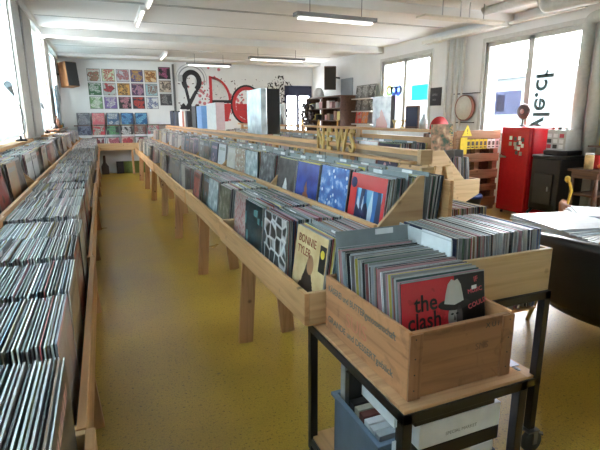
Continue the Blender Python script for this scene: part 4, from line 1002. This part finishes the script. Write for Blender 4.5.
solo('red_box', MB().box(5.45, 5.62, 3.80, 3.92, .771, .93), REDP, 'bright red box beside the cream jar', 'box', bevel=.003)
solo('orange_bowl', MB().lathe([(.02, 0), (.05, .02), (.06, .05), (.03, .07), (.001, .075)], (5.42, 3.72, .771), 16), plain('orange', (.7, .2, .05), .4), 'small orange lump in front of the red box', 'ornament')
ws = thing('wall_shelf', (5.75, 3.8, 1.02), 'small dark wall shelf above the side table', 'shelf'); part('shelf_board', MB().box(5.50, 5.89, 3.6, 4.0, 1.02, 1.04), DKWOOD, ws)
solo('bottle', MB().lathe([(.035, 0), (.035, .11), (.014, .15), (.014, .19)], (5.62, 3.9, 1.041), 14), YEL, 'yellow bottle on the small dark wall shelf', 'bottle')
solo('bottle', MB().lathe([(.03, 0), (.03, .08), (.012, .11), (.012, .14)], (5.56, 3.72, 1.041), 14), plain('green_glass', (.1, .14, .08), .2), 'green bottle on the small dark wall shelf', 'bottle')
solo('goose_vase', MB().tube([(5.08, 3.86, .0), (5.08, 3.86, .35), (5.10, 3.84, .52), (5.08, 3.86, .62), (5.03, 3.88, .68)], .016).lathe([(.07, 0), (.06, .02), (.02, .03)], (5.08, 3.86, 0), 16).lathe([(.01, .62), (.032, .65), (.028, .69), (.01, .70)], (5.05, 3.87, 0), 12), plain('yellow_glaze', (.62, .42, .06), .3, noise=.5, scale=10), 'tall slim yellow vase with curled top between stove and side table', 'vase')

# window writing and posters
WX = XR + .04
FL = film('lettering_film', (.13, .17, .155))
text_on('window_lettering', 'yle.ch', .40, .0008, FL, (WX, 5.24, 1.20), (0, 0, 1), (0, -1, 0), None, .006)
wl = bpy.data.objects['window_lettering']; tag(wl, 'grey vertical lettering on the big right window, mirrored from inside', 'window lettering')
o = solo('window_poster', MB().box(WX, WX + .004, 5.50, 6.02, 1.42, 1.78), film('poster_lilac', (.44, .46, .68)), 'pale lilac poster taped in the big right window', 'poster')
part('print_block', MB().box(-.0045, -.0025, .05, .22, .05, .31), film('print_grey2', (.5, .5, .55)), o, world=False)
# round records sticker window
t = thing('window_decal', (WX, 8.95, 1.5), 'colourful decal of three dark records in the smaller right window', 'decal')
for y, z, c in ((9.12, 2.0, film('decal_yellow', (2.1, 2.0, 1.1))), (8.86, 2.05, film('decal_blue', (.9, 1.2, 2.1))), (8.98, 1.70, film('decal_pink', (2.1, .9, 1.5))), (8.86, 1.82, film('decal_blue', (.9, 1.2, 2.1))), (9.08, 1.82, film('decal_mint', (1.2, 2.1, 1.9)))):
    part('colour_disc', MB().lathe([(.17, .002), (.17, .004)], (WX, y, z), 24, ax='x'), c, t)
for y in (9.13, 8.95, 8.77):
    mb = MB(); n = 32
    for i in range(n):
        a = 2 * pi * i / n
        for r in (.045, .125): mb.v.append(Vector((WX, y + r * cos(a), 1.96 + r * sin(a)))); mb.v.append(Vector((WX + .0015, y + r * cos(a), 1.96 + r * sin(a))))
    for i in range(n):
        a, b = 4 * i, 4 * ((i + 1) % n)
        mb.face([a, a + 2, b + 2, b]); mb.face([a + 1, b + 1, b + 3, a + 3]); mb.face([a, b, b + 1, a + 1]); mb.face([a + 2, a + 3, b + 3, b + 2])
    part('record_ring', mb, film('ring_grey', (.2, .2, .22)), t)
o = solo('window_poster', MB().box(WX, WX + .004, 7.78, 8.30, 1.72, 2.02), film('cyan_strip', (.08, .7, .7)), 'cyan strip poster in the smaller right window', 'poster')
text_on('window_lettering', 'ch', .26, .0008, FL, (WX, 8.22, 2.08), (0, 0, 1), (0, -1, 0), None, .004); tag(bpy.data.objects['window_lettering.001'], 'short grey lettering above the cyan strip on the smaller window', 'window lettering')
solo('window_poster', MB().box(WX + .008, WX + .012, 7.76, 8.44, 1.15, 2.44), film('film_pale', (1.6, 1.6, 1.65)), 'white translucent film covering the right half of the smaller window', 'poster')

# ------------------------------------------------------------------ back wall
def cover_mesh(c1, c2, c3, kind='cover', sc=5):
    return special(art_special('sleeve_art', 'cover', c1, c2, c3, sc), (.1, .1, .1), .006, .305)
WC = [[('white, green and red', (.6, .6, .55), (.08, .2, .08), (.4, .1, .08)), ('pale green with red figure', (.5, .6, .38), (.55, .62, .45), (.5, .06, .05)), ('pale grey sketch', (.5, .53, .58), (.3, .3, .34), (.45, .1, .1)), ('violet and amber', (.08, .07, .16), (.13, .1, .22), (.6, .35, .06)), ('orange and cream', (.62, .5, .3), (.6, .3, .08), (.2, .08, .03))],
      [('dark green', (.02, .08, .03), (.05, .2, .07), (.6, .6, .58)), ('black, white and red', (.5, .55, .5), (.02, .02, .02), (.55, .05, .06)), ('amber and black', (.5, .26, .06), (.6, .35, .1), (.06, .03, .02)), ('purple and black', (.02, .02, .03), (.2, .07, .25), (.5, .3, .3)), ('pale blue portrait', (.25, .45, .5), (.35, .5, .52), (.25, .1, .06))],
      [('green garden', (.1, .22, .08), (.3, .5, .25), (.7, .7, .65)), ('lilac scene', (.13, .08, .25), (.3, .2, .4), (.6, .6, .6)), ('black with pink figure', (.01, .01, .01), (.03, .03, .03), (.6, .25, .3)), ('black with red figure', (.02, .02, .03), (.08, .04, .06), (.65, .06, .03)), ('white and blue', (.6, .62, .62), (.5, .5, .5), (.1, .15, .35))]]
for r in range(3):
    for c in range(5):
        nm, a, b_, d = WC[r][c]
        record((-.085 + c * .34, YB - .008, 2.31 - r * .335), R(90), 0, 0, f'{nm} album cover on the back wall, {("top", "middle", "bottom")[r]} row', None, cover_mesh(a, b_, d), 'album_cover', 'album cover')
for r, (nm, a, b_, d) in enumerate((('black with pink heart', (.01, .01, .01), (.02, .02, .02), (.5, .12, .25)), ('cream with dark face', (.5, .42, .33), (.5, .42, .33), (.05, .03, .03)), ('dark grey', (.03, .03, .035), (.08, .08, .09), (.25, .25, .25)))):
    record((1.63, YB - .008, 2.40 - r * .335), R(90), 0, 0, f'{nm} album cover in the narrow right-hand column on the back wall', None, cover_mesh(a, b_, d, 'portrait'), 'album_cover', 'album cover')
solo('wall_panel', MB().box(1.83, 1.88, YB - .06, YB - .001, 1.45, 2.78), plain('panel_dark', (.12, .12, .12), .6), 'narrow dark upright strip at the edge of the wall of covers', 'panel')
solo('thermostat', MB().box(1.97, 2.09, YB - .03, YB - .001, 2.35, 2.52), plain('thermo_grey', (.4, .41, .41), .5), 'small grey box on the back wall beside the dark strip', 'box')
# back display unit
du = thing('display_rack', (.35, 12.95, 0), 'pine display rack of records against the back wall at the aisle end', 'record rack')
part('front_board', MB().box(-.30, 1.3, 12.62, 12.64, .64, .80), PINEX, du); part('bin_floor', MB().box(-.30, 1.3, 12.64, 13.15, .62, .64), PINEX, du)
part('upper_board', MB().box(-.85, 1.3, 12.88, 12.90, .93, 1.0), plain('ledge_white', (.6, .6, .6), .5), du); part('upper_floor', MB().box(-.85, 1.3, 12.90, 13.15, .92, .935), PINEX, du)
for x in (-.28, .62, 1.24): part('leg', MB().box(x, x + .05, 12.66, 12.75, 0, .62), PINEZ, du)
dk = [('navy', (.02, .03, .1), (.3, .35, .5)), ('red', (.5, .03, .04), (.6, .5, .4)), ('black and green', (.01, .02, .01), (.1, .35, .12)), ('black and white', (.02, .02, .02), (.6, .6, .6)), ('brown', (.2, .08, .05), (.4, .35, .3)), ('pink', (.5, .12, .16), (.6, .6, .55))]
for i in range(6):
    nm, a, b_ = dk[i]; x = -.42 + i * .33
    for q in range(3): record((x, 12.97 + q * .03, .937), R(90), R(8), 0, f'{nm} fronted record in the upper tier of the back display rack' if q == 0 else f'record behind the {nm} one in the upper back display tier', None if q == 0 else f'records behind the {nm} display record', cover_mesh(a, (.1, .1, .12), b_, 'noise', 5) if q == 0 else None, 'display_record', 'record')
for i in range(4):
    nm, a, b_ = dk[(i * 2 + 3) % 6]; x = -.11 + i * .335
    record((x, 12.68, .642), R(90), R(10), 0, f'{nm} fronted record in the lower tier of the back display rack, {ORD[i]} along', None, cover_mesh(b_, a, (.3, .06, .08), 'portrait', 5), 'display_record', 'record')
    for q in range(12): record((x, 12.71 + q * .018, .642), R(90), R(10), 0)
lg = thing('picture_ledge', (.4, 13.1, 1.225), 'brown picture ledge on the back wall under the grid of covers', 'shelf'); part('ledge_board', MB().box(-.65, 1.9, 13.0, 13.19, 1.215, 1.24), DKWOOD, lg)
for i, (nm, a, b_, d) in enumerate((('dark slate', (.06, .07, .09), (.12, .12, .14), (.4, .42, .45)), ('rose red', (.45, .08, .1), (.5, .12, .14), (.62, .3, .3)), ('steel blue', (.04, .1, .2), (.1, .15, .22), (.55, .6, .65)), ('deep blue', (.02, .06, .16), (.03, .12, .25), (.1, .3, .5)), ('bright blue', (.02, .08, .2), (.05, .2, .4), (.2, .5, .7)))):
    record((-.42 + i * .345, 13.10, 1.242), R(90), R(9), 0, f'{nm} album cover leaning on the brown picture ledge', None, cover_mesh(a, b_, d), 'album_cover', 'album cover')
for i, x in enumerate((.40, .58, .80)): record((x, 13.0, 0.001), R(90), R(10), 0, ('black album leaning on the floor under the back display rack', 'olive green album leaning on the floor, left one', 'olive green album leaning on the floor, right one')[i], None, special(plain(('floor_black', 'floor_green', 'floor_green')[i], ((.02, .02, .02), (.16, .2, .03), (.16, .2, .03))[i], .5), (.1, .12, .02), .03), 'floor_album', 'album')
t = thing('guitar_case', (-.02, 13.0, 0), 'dark brown upright case standing under the back display rack', 'case'); part('case_body', MB().prism([(-.12, 0), (.06, 0), (.06, .2), (.0, .3), (.0, .48), (-.06, .48), (-.07, .3), (-.12, .2)], 'y', 12.95, 13.05), plain('case_brown', (.06, .035, .025), .5), t, bevel=.01)

# mural
MU = thing('wall_mural', (3.4, YB - .002, 1.3), 'black and red graffiti letters painted on the back wall', 'mural')
def ring(cx, cz, rx, rz, w, a0, a1, n=30, rot=0):
    mb = MB(); P = []
    for i in range(n + 1):
        a = R(a0 + (a1 - a0) * i / n); c_, s_ = cos(a), sin(a)
        for k in (rx, rx - w), (0, 0):
            pass
        for q, (u, v) in enumerate(((rx, rz), (rx - w, rz - w))):
            x = u * c_; z = v * s_; X = cx + x * cos(rot) - z * sin(rot); Z = cz + x * sin(rot) + z * cos(rot)
            mb.v.append(Vector((X, YB - .003, Z))); mb.v.append(Vector((X, YB - .0005, Z)))
    for i in range(n):
        a, b = 4 * i, 4 * i + 4
        mb.face([a, b, b + 2, a + 2]); mb.face([a, a + 1, b + 1, b]); mb.face([a + 2, b + 2, b + 3, a + 3])
    return mb
MK, MR, MG = plain('mural_black', (.015, .015, .018), .6), plain('mural_red', (.50, .03, .035), .6), plain('mural_grey', (.28, .29, .3), .7)
def mp_(nm, mb, mt): part(nm, mb, mt, MU)
mp_('halo', ring(2.33, 2.42, .36, .34, .03, -20, 190), MG); mp_('halo', ring(2.33, 2.42, .42, .40, .02, -20, 190), plain('mural_pale', (.42, .43, .44), .7))
mp_('ampersand_loop', ring(2.33, 2.36, .27, .30, .13, -60, 230), MK)
mp_('ampersand_stroke', MB().bar((2.46, YB - .0025, 2.2), (2.12, YB - .0025, 1.62), .002, .13, up=(1, 0, 0)) if False else MB().prism([(2.40, 2.12), (2.54, 2.2), (2.22, 1.62), (2.08, 1.62)], 'y', YB - .003, YB - .0005), MK)
mp_('ampersand_foot', ring(2.26, 1.6, .28, .26, .12, 130, 400), MK)
mp_('ampersand_bar', MB().prism([(2.12, 2.2), (2.2, 2.2), (2.36, 1.4), (2.28, 1.4)], 'y', YB - .0045, YB - .0032), MK)
mp_('letter_disc', MB().prism([(2.86 + .45 * cos(R(a)) * (1 if a > 0 else 1), 1.88 + .6 * sin(R(a))) for a in range(0, 91, 9)] + [(2.86, 1.88)], 'y', YB - .003, YB - .0005), plain('mural_white', (.6, .6, .58), .7))
mp_('letter_stem', MB().prism([(2.80, 1.3), (2.88, 1.3), (2.88, 2.5), (2.80, 2.52)], 'y', YB - .0045, YB - .0032), MR)
mp_('letter_arc', ring(2.86, 1.88, .54, .62, .07, 0, 90), MR); mp_('letter_block', MB().prism([(2.9, 1.3), (3.30, 1.3), (3.42, 1.78), (2.9, 1.78)], 'y', YB - .003, YB - .0005), MR)
mp_('letter_bar', MB().prism([(2.86, 1.80), (3.42, 1.80), (3.42, 1.88), (2.86, 1.88)], 'y', YB - .0045, YB - .0032), MK)
mp_('round_letter', ring(3.85, 1.75, .42, .50, .09, 20, 360), MR); mp_('round_letter_line', ring(3.85, 1.75, .47, .55, .05, 20, 360), MK)
mp_('round_letter_fill', MB().prism([(3.55, 1.5), (3.85, 1.32), (4.15, 1.5), (4.15, 1.78), (3.55, 1.78)], 'y', YB - .003, YB - .0005), MR)
mb = MB(); random.seed(11)
for i in range(330):
    a = random.uniform(0, 2 * pi); r = .56 * sqrt(random.random()); x = 4.85 + r * cos(a) * .85; z = 1.95 + r * sin(a) * 1.1; w = random.uniform(.015, .05); q = random.uniform(0, pi)
    mb.prism([(x + w * cos(q), z + w * sin(q)), (x + w * .5 * cos(q + 1.6), z + w * .5 * sin(q + 1.6)), (x - w * cos(q), z - w * sin(q)), (x - w * .4 * cos(q + 1.6), z - w * .4 * sin(q + 1.6))], 'y', YB - .003, YB - .0005)
mp_('speckled_head', mb, MK); bpy.data.objects['speckled_head']['kind'] = 'stuff'
mb = MB()
for i in range(150):
    x = random.uniform(1.95, 4.5); z = random.uniform(1.35, 2.45); w = random.uniform(.012, .045); q = random.uniform(0, pi)
    mb.prism([(x + w * cos(q), z + w * sin(q)), (x + w * .4 * cos(q + 1.6), z + w * .4 * sin(q + 1.6)), (x - w * cos(q), z - w * sin(q)), (x - w * .4 * cos(q + 1.6), z - w * .4 * sin(q + 1.6))], 'y', YB - .003, YB - .0005)
mp_('spatter', mb, plain('mural_dark', (.1, .06, .07), .7)); bpy.data.objects['spatter']['kind'] = 'stuff'
mb = MB()
for i in range(90):
    x = random.gauss(2.85, .22) if i % 2 else random.gauss(3.5, .15); z = random.gauss(2.1, .35) if i % 2 else random.gauss(1.75, .2); w = random.uniform(.02, .05)
    mb.prism([(x + w * cos(k * .8), z + w * sin(k * .8)) for k in range(8)], 'y', YB - .0028, YB - .0005)
mp_('red_spatter', mb, plain('mural_rose', (.55, .18, .2), .7)); bpy.data.objects['red_spatter']['kind'] = 'stuff'

# speakers
def speaker(loc, rz, tilt, lab, woodm, wallp):
    M = Matrix.Translation(loc) @ Matrix.Rotation(rz, 4, 'Z') @ Matrix.Rotation(tilt, 4, 'X')
    t = thing('loudspeaker', loc, lab, 'speaker')
    part('cabinet', MB().box(-.15, .15, -.12, .16, 0, .56, M=M), woodm, t, bevel=.005)
    part('grille', MB().box(-.14, .14, -.14, -.121, .01, .55, M=M), BLKP, t, bevel=.004)
    part('bracket', MB().bar(M @ Vector((0, .14, .3)), wallp, .04, .04), BLKP, t)
speaker((-.60, 12.75, 2.14), R(38), R(-6), 'brown and black loudspeaker high in the back left corner', wood('speaker_wood', (.38, .17, .07), (.25, .1, .04), 'Z', knots=False), (-.879, 12.95, 2.44))
speaker((5.52, 11.25, 2.1), R(-25), R(10), 'dark loudspeaker mounted high on the right wall', DKWOOD, (5.899, 11.45, 2.4))
# door and navy frame at back right
dn_ = bpy.data.objects.new('door_1', None); COL.objects.link(dn_); dn_.location = (5.43, YB, 0); dn_['kind'] = 'structure'
part('door_frame', MB().box(5.0, 5.07, YB - .02, YB + .08, 0, 2.3).box(5.79, 5.86, YB - .02, YB + .08, 0, 2.3).box(5.07, 5.79, YB - .02, YB + .08, 2.02, 2.3).box(5.38, 5.46, YB - .02, YB + .08, 0, 2.02), NAVY, dn_)
part('door_glass', MB().box(5.07, 5.38, YB + .03, YB + .036, 0, 2.02).box(5.46, 5.79, YB + .03, YB + .036, 0, 2.02), GLASS, dn_)
area('daylight_portal', (5.43, YB + .3, 1.0), (R(-90), 0, 0), .8, 2.0, 1, True)
solo('grey_board', MB().box(5.86, 5.895, 10.7, 11.3, 1.5, 2.36), plain('board_grey', (.25, .28, .3), .5), 'tall narrow grey board on the wall right of the dark loudspeaker', 'board')

# wall bookshelf at right back
bs = thing('bookshelf', (5.6, 10.7, 0), 'dark wooden shelf unit along the right wall beyond the far rail', 'shelf')
for z in (.6, 1.0, 1.3, 1.60, 1.90): part('shelf_board', MB().box(5.42, 5.88, 10.5, 12.6, z, z + .025), DKWOOD, bs)
for y in (10.475, 11.5, 12.6): part('upright', MB().box(5.43, 5.87, y, y + .025, 0, 1.9), DKWOOD, bs)
part('back_panel', MB().box(5.885, 5.895, 10.5, 12.6, .6, 1.9), DKWOOD, bs)
random.seed(5)
ci = 0
nmz = {1.3: 'middle', 1.60: 'upper', 1.0: 'lower'}
cl_ = [('white', (.65, .65, .62)), ('black', (.02, .02, .02)), ('grey', (.3, .3, .3)), ('pink', (.5, .3, .3)), ('brown', (.25, .12, .07)), ('yellow', (.6, .5, .15))]
for z in (1.3, 1.6):
    y = 10.56; q = 0
    while y < 12.4:
        w = random.uniform(.08, .2); nm, c = cl_[random.randrange(6)]
        if random.random() < .75: solo('shelf_item', MB().box(5.46, 5.46 + random.uniform(.1, .2), y, y + w, z + .0255, z + .0255 + random.uniform(.12, .23)), plain('item_' + nm, c, .5), f'small {nm} case on the {nmz[z]} board of the dark shelf unit', 'case', f'{nm} cases on the {nmz[z]} board', bevel=.004)
        y += w + .04
t = solo('straw_hat', MB().lathe([(.14, 0), (.15, .03), (.13, .17), (.07, .25), (.01, .27)], (5.6, 12.1, 1.926), 18), plain('hat_pale', (.6, .6, .58), .7), 'tall rounded white hat on top of the dark shelf unit', 'hat')
mb = MB()
for i in range(60):
    c = Vector((5.36 + random.uniform(-.05, .05), 12.3 + random.uniform(-.35, .35), 1.45 + random.uniform(-.35, .35))); mb.lathe([(.01, -.05), (.05, -.02), (.045, .03), (.01, .05)], c, 7)
solo('hanging_garments', mb, plain('dark_cloth', (.07, .055, .06), .8, noise=.8, scale=12), 'cluttered dark bundle of bags hanging at the left end of the dark shelf unit', 'bags', kind='stuff')
# slanted LP display right of it
dsp = thing('wall_display', (5.8, 9.2, 1.3), 'white slatted wall display with records right of the dark shelf unit', 'wall display')
for z in (1.22, 1.52, 1.81): part('ledge', MB().box(5.70, 5.89, 9.50, 10.42, z, z + .02), WHITE, dsp)
for r, z in enumerate((1.832, 1.542, 1.242)):
    for c in range(3 if r < 2 else 2):
        y = 10.22 - c * .30
        nm, col = (('charcoal', (.05, .05, .05)), ('dark grey', (.12, .12, .12)), ('black', (.02, .02, .02)))[c] if r < 2 else (('red', (.6, .04, .03)), ('orange', (.6, .2, .05)))[c]
        record((5.78, y, z), 0, R(8), 0, f'{nm} album on the {("top", "middle", "bottom")[r]} ledge of the white wall display', None, cover_mesh(col, tuple(v * 1.4 for v in col), (.5, .5, .5), 'noise', 5), 'album_cover', 'album cover')

# ceiling lights
def tube_light(name, x0, y0, x1, y1, z, lab, hang=True, w=.11):
    p, q = Vector((x0, y0, z)), Vector((x1, y1, z)); d = (q - p).normalized()
    t = thing(name, (p + q) / 2, lab, 'ceiling light')
    part('housing', MB().bar(p, q, w, .05), plain('housing_grey', (.22, .22, .22), .5), t, bevel=.006)
    sd = Vector((-d.y, d.x, 0))
    for k in (-1, 1):
        o = part('tube', MB().cyl(p + d * .05 + sd * .028 * k - Vector((0, 0, .04)), q - d * .05 + sd * .028 * k - Vector((0, 0, .04)), .013), LIT, t)
    if hang:
        for e in (p + d * .2, q - d * .2): part('wire', MB().cyl(e + Vector((0, 0, .025)), (e.x, e.y, ZC - (.0)), .004, n=6), BLKP, t)
tube_light('fluorescent_lamp', 2.28, 5.62, 3.42, 5.66, 2.62, 'fluorescent lamp hanging nearest, over the gold letters', True, .14)
tube_light('fluorescent_lamp', 2.95, 9.85, 4.2, 9.85, 2.62, 'fluorescent lamp hanging in the middle distance', True, .14)
tube_light('fluorescent_lamp', 2.0, 11.9, 3.1, 11.9, 2.68, 'dark fluorescent lamp nearest the back wall mural', True, .09)
def ceil_light(x, y0, y1, lab):
    t = thing('ceiling_tube', (x, (y0 + y1) / 2, ZC - .08), lab, 'ceiling light')
    part('housing', MB().box(x - .04, x + .04, y0, y1, ZC - .07, ZC - .001), WHITE, t, bevel=.004); part('tube', MB().cyl((x, y0 + .03, ZC - .085), (x, y1 - .03, ZC - .085), .014), LIT, t)
ceil_light(.70, 5.0, 6.9, 'white ceiling tube lamp at the top left, nearer one')
ceil_light(.66, 7.1, 8.3, 'white ceiling tube lamp at the top left, farther one')
ceil_light(1.5, 11.6, 12.6, 'short white ceiling tube above the wall of covers')
# arm lamps on the left sill
def arm_lamp(x, y, z, s, lab):
    t = thing('desk_lamp', (x, y, z), lab, 'lamp')
    part('base', MB().lathe([(.06 * s, 0), (.055 * s, .015), (.015 * s, .025), (.012 * s, .06)], (x, y, z), 18), BLKP, t)
    part('arm', MB().tube([(x, y, z + .05), (x + .03, y + .14 * s, z + .10 * s), (x + .03, y + .22 * s, z + .20 * s), (x + .02, y + .16 * s, z + .33 * s), (x, y - .12 * s, z + .50 * s)], .006), plain('arm_grey', (.12, .12, .12), .4), t)
    part('lamp_shade', MB().cyl((x, y - .10 * s, z + .49 * s), (x - .01, y - .32 * s, z + .58 * s), .014 * s, .035 * s, 14), plain('shade_grey', (.22, .22, .22), .4), t)
arm_lamp(-.84, 6.0, 1.166, 1.0, 'dark arm lamp on the nearest left window shelf')
arm_lamp(-.86, 9.0, 1.166, .8, 'smaller arm lamp on the second left window shelf')
for i, (x, y, h, nm) in enumerate(((-.80, 9.75, .10, 'black'), (-.78, 10.05, .24, 'brown'), (-.78, 10.6, .16, 'amber'), (-.80, 11.3, .13, 'dark green'))):
    solo('bottle', MB().lathe([(.045, 0), (.045, h * .6), (.016, h * .8), (.016, h)], (x, y, 1.221), 14), plain('bottle_' + nm.replace(' ', '_'), {'black': (.02, .02, .02), 'brown': (.16, .07, .04), 'amber': (.4, .2, .05), 'dark green': (.04, .08, .05)}[nm], .25), f'{nm} bottle on the dark shelf by the far left window', 'bottle')
solo('hanging_jacket', MB().prism([(10.1, 1.95), (10.5, 2.05), (10.95, 1.8), (10.6, 1.62), (10.5, 1.28), (10.25, 1.3), (10.2, 1.66)], 'x', XL + .11, XL + .15), plain('jacket_grey', (.12, .16, .18), .6, noise=.7, scale=8), 'grey garment hanging at the column by the far left window', 'garment', bevel=.01)

# remaining records, one object
o = link('vinyl_record', STUFF.mesh('vinyl_record', [EDGE, ART])); tag(o, 'packed rows of further records in the racks on both sides of the aisle', 'record', None, 'stuff')
print('individual records', CNT[0], 'stuff faces', len(STUFF.f))
